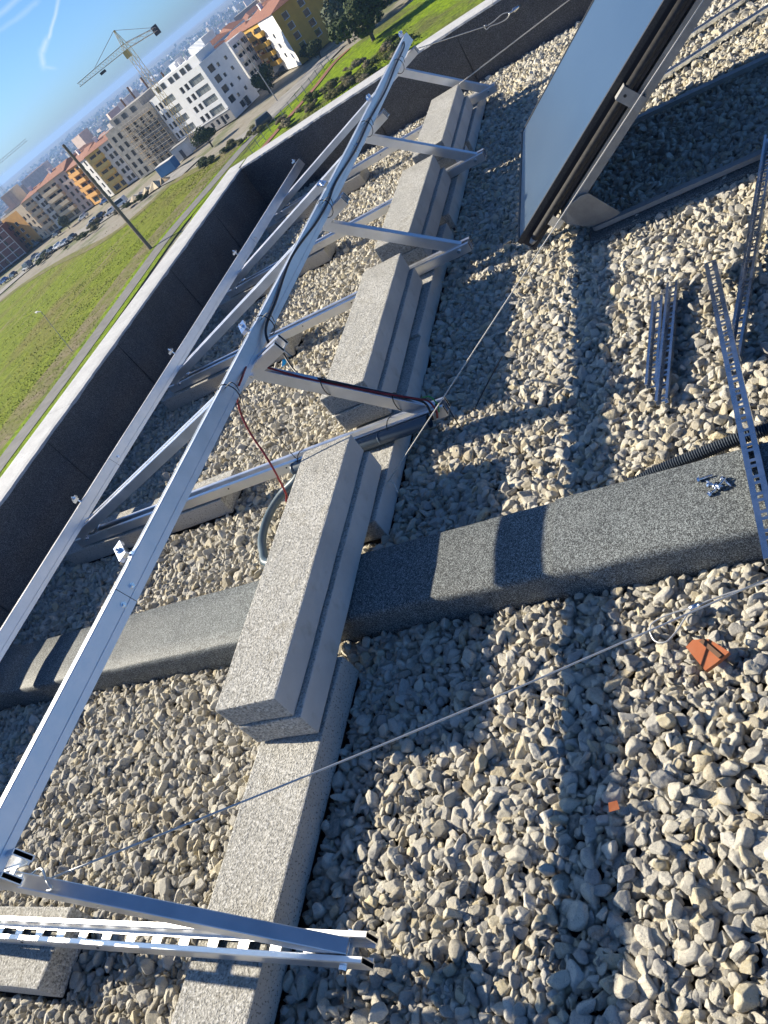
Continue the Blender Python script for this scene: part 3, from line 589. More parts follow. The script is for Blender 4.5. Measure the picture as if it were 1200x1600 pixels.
    f = un(1085, 948, .034); mb = MB(); mb.tube([(-.012, -.004, 0), (.012, .004, 0)], .0075, 8); tag(mb.build('cable_ferrule', 'zinc', None, True, tuple(f)), 'small metal ferrule crimped on the cable loop by the tile shard', 'ferrule')
    mb = MB(); mb.tube(spline([(-.10, .02, 0), (-.05, .03, .012), (0, 0, .015), (.01, -.01, .0), (-.03, -.012, -.006), (-.06, .0, .0)], 6), .0032, 6); tag(mb.build('steel_cable', 'wire', None, True, (-1.70, .372, .505)), 'coil of cable end knotted inside the leg end at lower left', 'cable')
    e = uny(1103, -6, 3.18); wire([tuple(un(603, 758, .085)), tuple((np.array(un(603, 758, .085))+e)/2), tuple(e)], .0022, 'thin string running from the block row up past the solar collector', 'string', 'string_line')
    s = un(605, 757, .06); wire([tuple(un(622, 770, .07)), tuple(un(612, 752, .09)), tuple(un(598, 764, .09)), tuple(un(590, 790, .06)), (-1.43, 1.752, .03)], .0026, 'loose loop of string round the end of the bottom concrete block', 'string', 'string_line', 8)
    e = uny(893, -3, 6.55); wire([(-1.487, 5.86, .296), tuple((np.array([-1.487, 5.86, .296])+e)/2), tuple(e)], .0042, 'pale string from the last block stack towards the far parapet', 'string', 'string_line')
    t1 = uny(795, 22, 6.72); t2 = uny(813, 9, 6.80); a = np.array([-1.665, 5.985, .615]); k1 = uny(762, 40, 6.66)
    wire([tuple(a), tuple(a*.67+k1*.33), tuple(a*.33+k1*.67), tuple(k1)], .0038, 'steel cable from the last frame to the loop on the far parapet')
    lp = [k1, uny(772, 33, 6.67), uny(785, 22, 6.69), uny(796, 20, 6.70), uny(792, 29, 6.70), uny(780, 36, 6.69), uny(766, 41, 6.66), uny(760, 46, 6.66), uny(757, 40, 6.66), k1]
    wire([tuple(p) for p in lp], .0036, 'eye loop of steel cable in front of the far parapet', k=6)
    mb = MB(); p0 = Vector(t1); mb.tube([(0, 0, 0), tuple((Vector(t2)-p0)*.35), tuple((Vector(t2)-p0)*.4), tuple((Vector(t2)-p0)*.8), tuple((Vector(t2)-p0)*1.1)], .01, 8, 0, True, [.007, .008, .017, .015, .006]); tag(mb.build('turnbuckle', 'galvanised', None, True, p0), 'small turnbuckle anchoring the cable to the far parapet', 'turnbuckle')
    mb = MB(); mb.add([(0, 0, 0), (.03, .01, .004), (.045, .05, .012), (.01, .045, .02), (.02, .025, .03)], [(0, 1, 4), (1, 2, 4), (2, 3, 4), (3, 0, 4), (0, 3, 2, 1)]); p = un(440, 574, .02); tag(mb.build('plastic_scrap', 'blue_plastic', None, False, tuple(p)), 'scrap of bright blue plastic on gravel behind the cabled brace', 'scrap')
cables()

# ------------------------------------------------------------------ solar collector
def collector():
    a = math.radians(35); P0 = Vector((-.913, 3.293, .152))
    r = empty('solar_collector', P0); tag(r, 'tilted flat solar collector reflecting the sky, on a grey steel stand', 'solar collector')
    U = Vector((math.cos(a), 0, math.sin(a))); Y = Vector((-.040, 1.212, .050)).normalized(); N = U.cross(Y).normalized(); LU, LY, TH = 2.02, 1.22, .078
    def pt(u, y, n): return U*u+Y*y+N*n
    def w(x, y, z): return Vector((x, y, z))-P0
    def slab(mb, u0, u1, y0, y1, n0, n1, mi=0):
        mb.add([pt(u, y, n) for n in (n0, n1) for y in (y0, y1) for u in (u0, u1)], [(0, 2, 3, 1), (4, 5, 7, 6), (0, 1, 5, 4), (2, 6, 7, 3), (0, 4, 6, 2), (1, 3, 7, 5)], mi)
    mb = MB(); slab(mb, 0.0, LU, .006, LY-.006, -TH, -.004); mb.build('case', 'collector_side', r)
    mb = MB(); slab(mb, .010, LU-.010, .014, LY-.014, -.0039, .001); mb.build('glass', 'collector_glass', r)
    mb = MB(); slab(mb, -.004, LU+.004, -.002, .0139, -.020, .004); slab(mb, -.004, LU+.004, LY-.0139, LY+.002, -.020, .004); slab(mb, -.004, .0099, .014, LY-.014, -.020, .0035); slab(mb, LU-.0099, LU+.004, .014, LY-.014, -.020, .0035); mb.build('frame', 'collector_frame', r)
    mb = MB(); slab(mb, .0, LU, -.009, .0055, -.085, -.070); mb.build('lower_flange', 'collector_side', r)
    mb = MB(); mb.tube([pt(.055, -.024, -.049), pt(.080, -.024, -.049), pt(.085, -.024, -.049), pt(LU, -.024, -.049)], .016, 14, 0, True, [.013, .0175, .016, .016]); mb.build('insulated_pipe', 'pipe_rubber', r, True)
    mb = MB(); mb.tube([pt(.032, -.024, -.049), pt(.056, -.024, -.049)], .016, 14, 0, True, [.011, .0165]); mb.build('pipe_cap', 'galvanised_dull', r, True)
    for y in (.004, LY-.22):
        mb = MB(); slab(mb, .20, LU, y-.004, y, -.150, -.098); slab(mb, .20, LU, y+.0001, y+.042, -.150, -.146); slab(mb, .20, LU, y+.0001, y+.042, -.1015, -.098); mb.build('support_rail', 'galvanised_dull', r)
    for u in (.70, 1.62):
        mb = MB(); slab(mb, u, u+.056, -.0440, -.0405, -.128, -.026); slab(mb, u, u+.056, -.0404, -.010, -.0300, -.026); slab(mb, u, u+.056, -.0404, -.001, -.128, -.124); mb.build('bracket', 'galvanised_dull', r); mb = MB(); mb.tube([pt(u+.028, -.0452, -.050), pt(u+.028, -.0441, -.050)], .0065, 8); mb.build('hole', 'hollow_shade_paint', r)  # bracket opening is a dark disc, its shade put into the colour
    mb = MB(); slab(mb, .15, .195, -.0440, -.0405, -.118, -.062); slab(mb, .15, .195, -.0404, -.012, -.0660, -.062); mb.build('bracket', 'aluminium', r)
    for u in (.235, .56, 1.1): mb = MB(); mb.tube([pt(u, -.002, -.124), pt(u, .0005, -.124)], .0065, 8); mb.build('bolt', 'galvanised_dull', r)
    # stand: base bars on the gravel, gusset plate, rear props
    top = pt(LU-.10, 0, -.125)
    for (x0, y0, x1, y1), ly in (((-.585, 3.352, 1.15, 3.318), 0.0), ((-.46, 4.345, 1.15, 4.17), LY-.20)):
        mb = MB(); A = w(x0, y0, .034); B = w(x1, y1, .030); mb.bar(A, B, .042, .020); mb.tube([A+Vector((0, 0, -.0098)), A+Vector((0, 0, .0098))], .021, 16); bb = mb.build('base_bar', 'galvanised_dull', r)
        for t in (.18, .45, .72): mb = MB(); q = A.lerp(B, t)+Vector((0, 0, .0102)); mb.tube([q, q+Vector((0, 0, .0012))], .006, 8); mb.build('hole', 'hollow_shade_paint', bb)  # dark discs on the bar paint in the shade of its openings
        T = pt(LU-.10, ly+.02, -.15); mb = MB(); mb.bar(A.lerp(B, .97), T, .036, .024, (0, 1, 0)); mb.build('rear_prop', 'galvanised_dull', r)
        if ly: mb = MB(); mb.bar(A+Vector((.03, 0, .012)), pt(.24, ly, -.135), .03, .004, (0, 1, 0)); mb.build('gusset_plate', 'galvanised_dull', r)
    q = [pt(.185, .0, -.110), pt(.235, .0, -.098), pt(.31, .0, -.125), pt(.335, .0, -.150), w(-.470, 0, .052), w(-.510, 0, .046), w(-.600, 0, .050), w(-.640, 0, .075), pt(.178, .0, -.150)]
    yl = [-.006]*4+[.050, .050, .050, .040]+[-.006]; mb = MB(); n = len(q); vs = [Vector((p.x, yy, p.z)) for p, yy in zip(q, yl)]+[Vector((p.x, yy-.0035, p.z)) for p, yy in zip(q, yl)]
    mb.add(vs, [tuple(range(n)), tuple(range(n, 2*n))[::-1]]+[(i, i+n, (i+1) % n+n, (i+1) % n) for i in range(n)]); mb.build('gusset_plate', 'galvanised_dull', r)
    o = MB().box(-.63, 1.1, 3.270, 3.425, -.06, .016).mesh('support_pad', 'granules'); bevel_mesh(o, .012, 2, .004, 4); o = link('support_pad', o); tag(o, 'dark granulated strip half buried under the collector base bar', 'pad')
    for (x0, y0, x1, y1, lb) in ((-.26, 4.745, 1.15, 5.20, 'nearer of the two galvanised strips lying behind the collector'), (-.12, 5.14, 1.15, 5.57, 'farther of the two galvanised strips lying behind the collector')):
        mb = MB(); mb.extrude([(-.021, 0), (.021, 0), (.021, .020), (.012, .020), (.012, .017), (.018, .017), (.018, .003), (-.018, .003), (-.018, .017), (-.012, .017), (-.012, .020), (-.021, .020)], (0, 0, 0), (x1-x0, y1-y0, 0), cap=False); o = mb.build('galvanised_strip', 'galvanised', None, False, (x0, y0, .016)); tag(o, lb, 'metal strip', 'galvanised strips behind the collector')
collector()

# ------------------------------------------------------------------ loose things on the gravel
def slotted(L, label, loc, ang, tilt=0.0, w=.041, h=.021, roll=0.0, pitch=.05, slot=.030, flip=False):
    mb = MB(); t = .0022; sw = .0065
    def bx(x0, x1, y0, y1, z0, z1): mb.box(x0, x1, y0, y1, z0, z1)
    bx(0, L, -w/2, -sw, 0, t); bx(0, L, sw, w/2, 0, t)
    s = 0.0; k = 0
    while s < L:
        gap = slot if k % 2 == 0 else .012; e = min(s+(pitch-slot)*.55, L); bx(s, e, -sw+.0001, sw-.0001, 0, t-.0001); s = e+gap; k += 1
    for sg in (-1, 1):
        y0, y1 = sorted((sg*w/2, sg*(w/2-t))); bx(0, L, y0, y1, t+.0001, h); y0, y1 = sorted((sg*(w/2-t-.0001), sg*(w/2-.009))); bx(0, L, y0, y1, h-t, h)
    if flip: mb.v = [(x, y, h-z) for x, y, z in mb.v]
    o = mb.build('slotted_channel', 'galvanised', None, False, loc); o.rotation_euler = (roll, -tilt, ang); tag(o, label, 'metal channel', 'slotted steel channels left on the gravel')
def loose():
    def lay(p, q, z0, z1, label, **k):
        a = Vector(un(*p, z0)); b = Vector(un(*q, z1)); d = b-a; slotted(d.length, label, tuple(a), math.atan2(d.y, d.x), math.asin(d.z/d.length), **k)
    lay((1112, 416), (1212, 880), .035, .135, 'long slotted steel channel resting over the conduit and kerb at right', flip=True)
    lay((1205, 215), (1148, 566), .045, .018, 'slotted steel channel lying under the long one at the right edge')
    lay((1030, 470), (1020, 606), .020, .020, 'shorter of the two slotted channels side by side on gravel')
    lay((1053, 446), (1036, 632), .022, .022, 'longer of the two slotted channels side by side on gravel')
    # screws on the kerb
    for i, (px, py, an, w) in enumerate(((1096, 750, .1, 'standing apart to the left of the pile'), (1132, 752, -1.1, 'lying apart at the top right of the pile'), (1112, 772, .55, 'at the lower left of the pile'), (1118, 763, 2.2, 'in the middle of the pile'), (1125, 764, .9, 'at the right of the pile'), (1113, 762, -.5, 'at the top left of the pile'))):
        p = un(px, py, .106); r = empty('screw', (p[0], p[1], .1105 + (.006 if i > 2 else 0)), an); tag(r, 'zinc hex screw on the dark kerb, '+w, 'screw', 'pile of zinc screws on the kerb')
        mb = MB(); mb.tube([(-.004, 0, 0), (.026, 0, 0), (.032, 0, 0)], .003, 8, 0, True, [.003, .003, .0006]); mb.build('shank', 'zinc', r)
        mb = MB(); mb.tube([(-.010, 0, 0), (-.0041, 0, 0)], .0062, 6); mb.tube([(-.0042, 0, 0), (-.003, 0, 0)], .0085, 12); mb.build('head', 'zinc', r)
    # broken tile
    c = un(1108, 1026, .03); P = [un(*p, .03)-c for p in ((1074, 1014), (1086, 1004), (1112, 1004), (1128, 1014), (1143, 1024), (1120, 1040), (1103, 1050), (1090, 1034))]
    mb = MB(); n = len(P); mb.add([(p[0], p[1], .006) for p in P]+[(p[0]*.97, p[1]*.97, -.008) for p in P], [tuple(range(n))[::-1], tuple(range(n, 2*n))]+[(i, (i+1) % n, (i+1) % n+n, i+n) for i in range(n)])
    r = mb.build('tile_shard', 'terracotta', None, False, (c[0], c[1], .036)); r.rotation_euler = (.12, -.10, 0); tag(r, 'broken orange terracotta tile shard with a mortar ridge on gravel', 'tile shard')
    mb = MB(); a = (P[1]+P[2])/2*.9; b = (P[4]+P[5])/2*.9; mb.bar((a[0], a[1], .0075), (b[0], b[1], .0075), .010, .006); mb.build('mortar_ridge', 'mortar', r)
    c = un(958, 1260, .018); mb = MB(); mb.add([(-.018, -.01, .0), (.014, -.014, .004), (.018, .010, .006), (-.008, .014, .002), (-.015, -.008, -.012), (.012, -.012, -.010), (.016, .008, -.010), (-.006, .012, -.012)], [(3, 2, 1, 0), (4, 5, 6, 7), (0, 1, 5, 4), (1, 2, 6, 5), (2, 3, 7, 6), (3, 0, 4, 7)]); o = mb.build('tile_shard', 'terracotta', None, False, tuple(c)); o.rotation_euler = (.3, .1, .4); o.scale = (.75, .75, .75); tag(o, 'tiny reddish tile chip in the rail shadow on gravel', 'tile shard')
loose()

# ------------------------------------------------------------------ land beyond the building
GZ = -20.0
def g2(px, py, z=GZ): return Vector(un(px, py, z))
def terrain_z(d):
    if d < 270: return GZ-.3
    if d < 1600: t = (d-270)/1330; return GZ-.3-46*t*t*(3-2*t)
    return GZ-46.3
def sheet(name, mat, polys, z, kind='structure', label=None, cat=None):
    mb = MB()
    for P in polys: mb.add([(p[0], p[1], z) for p in P], [tuple(range(len(P)))])
    o = mb.build(name, mat); tag(o, label, cat, kind=kind); return o
def ribbon(name, mat, pts, w, z, off=0.0, thick=0.0):
    mb = MB(); P = [Vector((p[0], p[1], 0)) for p in spline([(q[0], q[1], 0) for q in pts], 6)]; vs = []
    for i, p in enumerate(P):
        t = (P[min(i+1, len(P)-1)]-P[max(i-1, 0)]).normalized(); n = Vector((t.y, -t.x, 0)); vs += [tuple(p+n*(off-w/2)+Vector((0, 0, z))), tuple(p+n*(off+w/2)+Vector((0, 0, z)))]
    mb.add(vs, [(2*i, 2*i+1, 2*i+3, 2*i+2) for i in range(len(P)-1)]); o = mb.build(name, mat)
    me = o.data
    if me.polygons[0].normal.z < 0: me.flip_normals()
    tag(o, kind='structure'); return o
def land():
    mb = MB(); rings = [0, 60, 120, 200, 270, 340, 450, 600, 800, 1050, 1350, 1700, 2400, 3400, 4800, 6200, 7600, 9000, 14000]; NA = 72; vs = []
    for i, d in enumerate(rings):
        for k in range(NA):
            a = 2*math.pi*k/NA; x, y = math.sin(a)*d, math.cos(a)*d; z = terrain_z(d)
            if 3000 < d < 9500: z += 15*noise.noise(Vector((x*.0005, y*.0005, 3)))*(1 if d > 4500 else .4) + (16 if d > 6000 else 0)
            vs.append((x, y, z))
    mb.add(vs, [(i*NA+k, (i+1)*NA+k, (i+1)*NA+(k+1) % NA, i*NA+(k+1) % NA) for i in range(len(rings)-1) for k in range(NA)])
    o = mb.build('ground', ['earth', 'far_land'], smooth=True)
    if o.data.polygons[200].normal.z < 0: o.data.flip_normals()
    for p in o.data.polygons: p.material_index = 1 if p.center.length > 330 else 0
    tag(o, kind='structure')
    road = [g2(-60, 808), g2(2, 722), g2(95, 598), g2(188, 470), g2(262, 368), g2(330, 288), g2(388, 220), g2(428, 180), g2(462, 150), g2(490, 118), g2(500, 104)]
    up = [g2(*p) for p in ((-60, 520), (20, 455), (90, 410), (165, 372), (228, 322), (270, 284), (325, 254), (372, 222), (405, 200))]
    low = [g2(*p) for p in ((405, 200), (330, 286), (262, 366), (188, 468), (95, 596), (2, 720), (-60, 806), (-160, 950))]
    f = sheet('field', 'grass', [up+low], GZ-.18)
    if f.data.polygons[0].normal.z < 0: f.data.flip_normals()
    v = [g2(*p) for p in ((300, 335), (360, 262), (430, 182), (470, 148), (505, 105), (540, 78), (620, 20), (700, -45), (800, -120))]
    near = [g2(*p) for p in ((1100, -100), (1000, 150), (760, 200), (500, 300), (380, 420), (150, 680))]
    f = sheet('slope', 'bright_grass', [v+near], GZ-.16)
    if f.data.polygons[0].normal.z < 0: f.data.flip_normals()
    ribbon('verge', 'bright_grass', road, 7.0, GZ-.10); ribbon('road', 'asphalt', road, 3.6, GZ-.04)
    ribbon('dry_strip', 'dry_grass', road, 7.0, GZ-.13, -6.2); ribbon('bank', 'dry_grass', up, 4.0, GZ-.12, 0.0)
    ribbon('path', 'red_path', [g2(395, 248), g2(424, 214), g2(455, 178), g2(490, 138), g2(520, 100), g2(545, 76)], 1.6, GZ-.02)
    ribbon('street', 'street', [g2(-40, 492), g2(40, 422), g2(100, 378), g2(150, 348), g2(195, 318), g2(235, 292), g2(300, 258)], 8, GZ-.08)
    ribbon('street', 'street', [g2(355, 232), g2(410, 190), g2(445, 152), g2(478, 122), g2(500, 100), g2(520, 80)], 9, GZ-.07)
land()
def field_grass():
    r = np.random.default_rng(9); mb = MB(); V = []; F = []; n = 0
    def scatter(cnt, pl, pr, pt_, pb, hmin, hmax):
        nonlocal n
        while cnt > 0:
            u, v = r.random(), r.random(); a = np.array(pl)*(1-u)+np.array(pr)*u; b = np.array(pb)*(1-u)+np.array(pt_)*u; px, py = a*(1-v)+b*v
            p = un(px, py, GZ-.18); d = noise.noise(Vector((p[0]*.05, p[1]*.05, 1)))+.6*noise.noise(Vector((p[0]*.2, p[1]*.2, 5)))
            if d < r.uniform(-.45, .5): continue
            h = r.uniform(hmin, hmax); w = h*r.uniform(.35, .8)
            for k in range(3):
                an = r.uniform(0, 6.28); dx, dy = math.cos(an)*w, math.sin(an)*w; lx, ly = r.normal(0, h*.35, 2)
                V.extend([(p[0]-dx, p[1]-dy, p[2]-.05), (p[0]+dx, p[1]+dy, p[2]-.05), (p[0]+lx, p[1]+ly, p[2]+h)]); F.append((n, n+1, n+2)); n += 3
            cnt -= 1
    scatter(9000, (20, 458), (395, 210), (325, 288), (-40, 775), .06, .17)
    scatter(5000, (400, 250), (640, 40), (700, 90), (470, 260), .08, .26)
    mb.v = V; mb.f = F; mb.mi = [i % 3 for i in range(len(F))]
    tag(mb.build('field_grass', ['tuft_green', 'tuft_dry', 'tuft_dark']), 'tufts of green and dry grass over the field', 'grass', kind='stuff')
field_grass()

def leaf_crown(R, rz, n, seed, cone=False, flat=1.0):
    r = np.random.default_rng(seed); mb = MB(); lobes = [(r.normal(size=3)*np.array([.38, .38, .33])*np.array([R, R, rz]), r.uniform(.42, .72)) for _ in range(9)]
    for i in range(n):
        c, s = lobes[r.integers(0, 9)]; u = r.normal(size=3); u /= np.linalg.norm(u); p = c+u*np.array([R, R, rz])*s*r.uniform(.75, 1.05)
        if cone: p[:2] *= max(.15, (1-(p[2]+rz)/(2.3*rz)))*1.35
        a = r.normal(size=3); a /= np.linalg.norm(a); b = np.cross(a, u+.1*a); b /= np.linalg.norm(b)+1e-6; q = R*r.uniform(.06, .135)
        mb.add([p+a*q, p+b*q, p-a*q*.8, p-b*q], [(0, 1, 2, 3)])
    return mb
_tm = {}
def tree(px, py, R, rz, mat, label, cat='tree', group=None, cone=False, z=GZ, trunk=None, seed=None):
    p = g2(px, py, z); seed = seed or int(px*7+py*13)
    tr = rz*.55 if trunk is None else trunk
    o = empty('tree' if cat == 'tree' else 'bush', p); tag(o, label, cat, group)
    key = (mat, cone, seed % 5)
    if key not in _tm: _tm[key] = leaf_crown(1.0, 1.0, 2200, seed % 5+1, cone).mesh('crown', mat)
    c = link('crown', _tm[key], o, (0, 0, tr+rz*.85)); c.scale = (R, R, rz); c.rotation_euler = (0, 0, seed*.37)
    if cat == 'tree':
        mb = MB(); mb.tube([(0, 0, -.5), (.05*R, 0, tr*.6), (0, .06*R, tr+rz*.7)], .1*R, 7, 0, True, [.11*R, .085*R, .03*R]); mb.tube([(0, 0, tr*.6), (.4*R, .1*R, tr+rz*.5)], .04*R, 5); mb.tube([(0, 0, tr*.7), (-.35*R, -.2*R, tr+rz*.6)], .04*R, 5); mb.build('trunk', 'bark', o)
    return o

# ------------------------------------------------------------------ buildings
_wm = {}
def window_mesh(w, h, style):
    key = (round(w, 2), round(h, 2), style)
    if key not in _wm:
        fr = MB(); t = .10; fr.box(0, w, 0, .08, 0, t); fr.box(0, w, 0, .08, h-t, h); fr.box(0, t, 0, .08, t, h-t); fr.box(w-t, w, 0, .08, t, h-t)
        n = max(1, int(round(w/1.3)))
        for i in range(1, n): fr.box(w*i/n-.04, w*i/n+.04, .005, .075, t, h-t)
        pa = MB(); pa.box(t, w-t, .03, .05, t, h-t)
        fm = 'frame_dark' if style != 'white' else 'frame_white'
        _wm[key] = (fr.mesh('window', fm), pa.mesh('pane', 'pane_pale' if style == 'pale' else 'pane'))
    return _wm[key]
def building(name, label, pl, pr, H, D, wall, holes, side_holes=(), roof='flat', bands=(), balc=(), z=GZ, cat='building', depth=.35, base=None, extra=None):
    """pl, pr: survey points of the front foot, left and right; holes (u0,u1,z0,z1,style) in metres, balconies (u0,u1,z,mat)"""
    A = g2(*pl, z); B = g2(*pr, z); A.z = B.z = z; d = B-A; L = d.length; rz = math.atan2(d.y, d.x)
    r = empty(name, A, rz); tag(r, label, cat)
    mb = MB()
    def face(hl, O, ax, inn, LL):
        us = sorted({0, LL}|{h[0] for h in hl}|{h[1] for h in hl}); zs = sorted({0, H}|{h[2] for h in hl}|{h[3] for h in hl})
        P = lambda u, zz, n=0: O+ax*u+Vector((0, 0, zz))+inn*n
        for i in range(len(us)-1):
            for j in range(len(zs)-1):
                uc, zc = (us[i]+us[i+1])/2, (zs[j]+zs[j+1])/2
                if any(h[0] < uc < h[1] and h[2] < zc < h[3] for h in hl): continue
                mi = 0
                for k, (u0, u1, z0, z1, m) in enumerate(bands):
                    if ax.x == 1 and u0 <= uc <= u1 and z0 <= zc <= z1: mi = k+1
                if extra and ax.y == 1: mi = len(bands)+1
                mb.add([P(us[i], zs[j]), P(us[i+1], zs[j]), P(us[i+1], zs[j+1]), P(us[i], zs[j+1])], [(0, 1, 2, 3)], mi)
        for (u0, u1, z0, z1, st) in hl:
            q = [P(u0, z0), P(u1, z0), P(u1, z1), P(u0, z1)]; w = [v+inn*depth for v in q]; mb.add(q+w, [(0, 1, 5, 4), (1, 2, 6, 5), (2, 3, 7, 6), (3, 0, 4, 7)], 0)
            fm, pm = window_mesh(u1-u0, z1-z0, st); o = link('window', fm, r, P(u0, z0, depth-.09)); 
            if ax.y == 1: o.rotation_euler = (0, 0, math.pi/2)
            link('pane', pm, o)
            if st == 'open': pass
    X = Vector((1, 0, 0)); Yv = Vector((0, 1, 0))
    bu = sorted({0, L}|{b[0] for b in bands}|{b[1] for b in bands}); bz = sorted({b[2] for b in bands}|{b[3] for b in bands})
    hl = list(holes); face(hl+[], Vector((0, 0, 0)), X, Yv, L)
    if side_holes: face(list(side_holes), Vector((L, 0, 0)), Yv, -X, D)
    else: mb.add([(L, 0, 0), (L, D, 0), (L, D, H), (L, 0, H)], [(0, 1, 2, 3)])
    mb.add([(0, 0, 0), (0, D, 0), (0, D, H), (0, 0, H)], [(3, 2, 1, 0)]); mb.add([(0, D, 0), (L, D, 0), (L, D, H), (0, D, H)], [(3, 2, 1, 0)]); mb.add([(0, 0, H), (L, 0, H), (L, D, H), (0, D, H)], [(0, 1, 2, 3)])
    mb.build('wall', [wall]+[b[4] for b in bands]+([extra] if extra else []), r)
    for u0, u1, zz, m in balc:
        bb = MB(); bb.box(u0, u1, -1.15, -.003, zz-.16, zz); bb.box(u0, u1, -1.15, -1.03, zz+.001, zz+.95); bb.box(u0, u0+.1, -1.029, -.003, zz+.001, zz+.95); bb.box(u1-.1, u1, -1.029, -.003, zz+.001, zz+.95); bb.build('balcony', m, r)
    rb = MB()
    if roof == 'flat':
        rb.box(.3, L-.3, .3, D-.3, H+.002, H+.06); ro = rb.build('roof', 'roof_flat', r); pb = MB(); pb.box(0, L, 0, .28, H+.001, H+.55); pb.box(0, L, D-.28, D, H+.001, H+.55); pb.box(0, .28, .281, D-.281, H+.001, H+.55); pb.box(L-.28, L, .281, D-.281, H+.001, H+.55); pb.build('roof_parapet', wall, ro)
    else:
        o_ = .5; hh = min(L, D)*.13; k = min(L, D)*.42
        P = [(-o_, -o_, H+.05), (L+o_, -o_, H+.05), (L+o_, D+o_, H+.05), (-o_, D+o_, H+.05)]
        T = [(k*.5, D/2, H+hh), (L-k*.5, D/2, H+hh)] if L > D*.6 else [(L/2, k*.5, H+hh), (L/2, D-k*.5, H+hh)]
        fs = [(0, 1, 5, 4), (1, 2, 5), (2, 3, 4, 5), (3, 0, 4), (3, 2, 1, 0)] if L > D*.6 else [(0, 1, 4), (1, 2, 5, 4), (2, 3, 5), (3, 0, 4, 5), (3, 2, 1, 0)]
        rb.add(P+T, fs); ro = rb.build('roof', 'roof_tile', r)
        cb = MB(); cb.box(L*.3, L*.3+.9, D*.35, D*.35+.9, H+.3, H+hh+.9); cb.box(L*.3-.1, L*.3+1.0, D*.35-.1, D*.35+1.0, H+hh+.901, H+hh+1.05); cb.build('chimney', 'render_white', ro)
    return r, L
def grid(u, zs, h, st='dark'): return [(a, b, z0, z0+h, st) for a, b in u for z0 in zs]

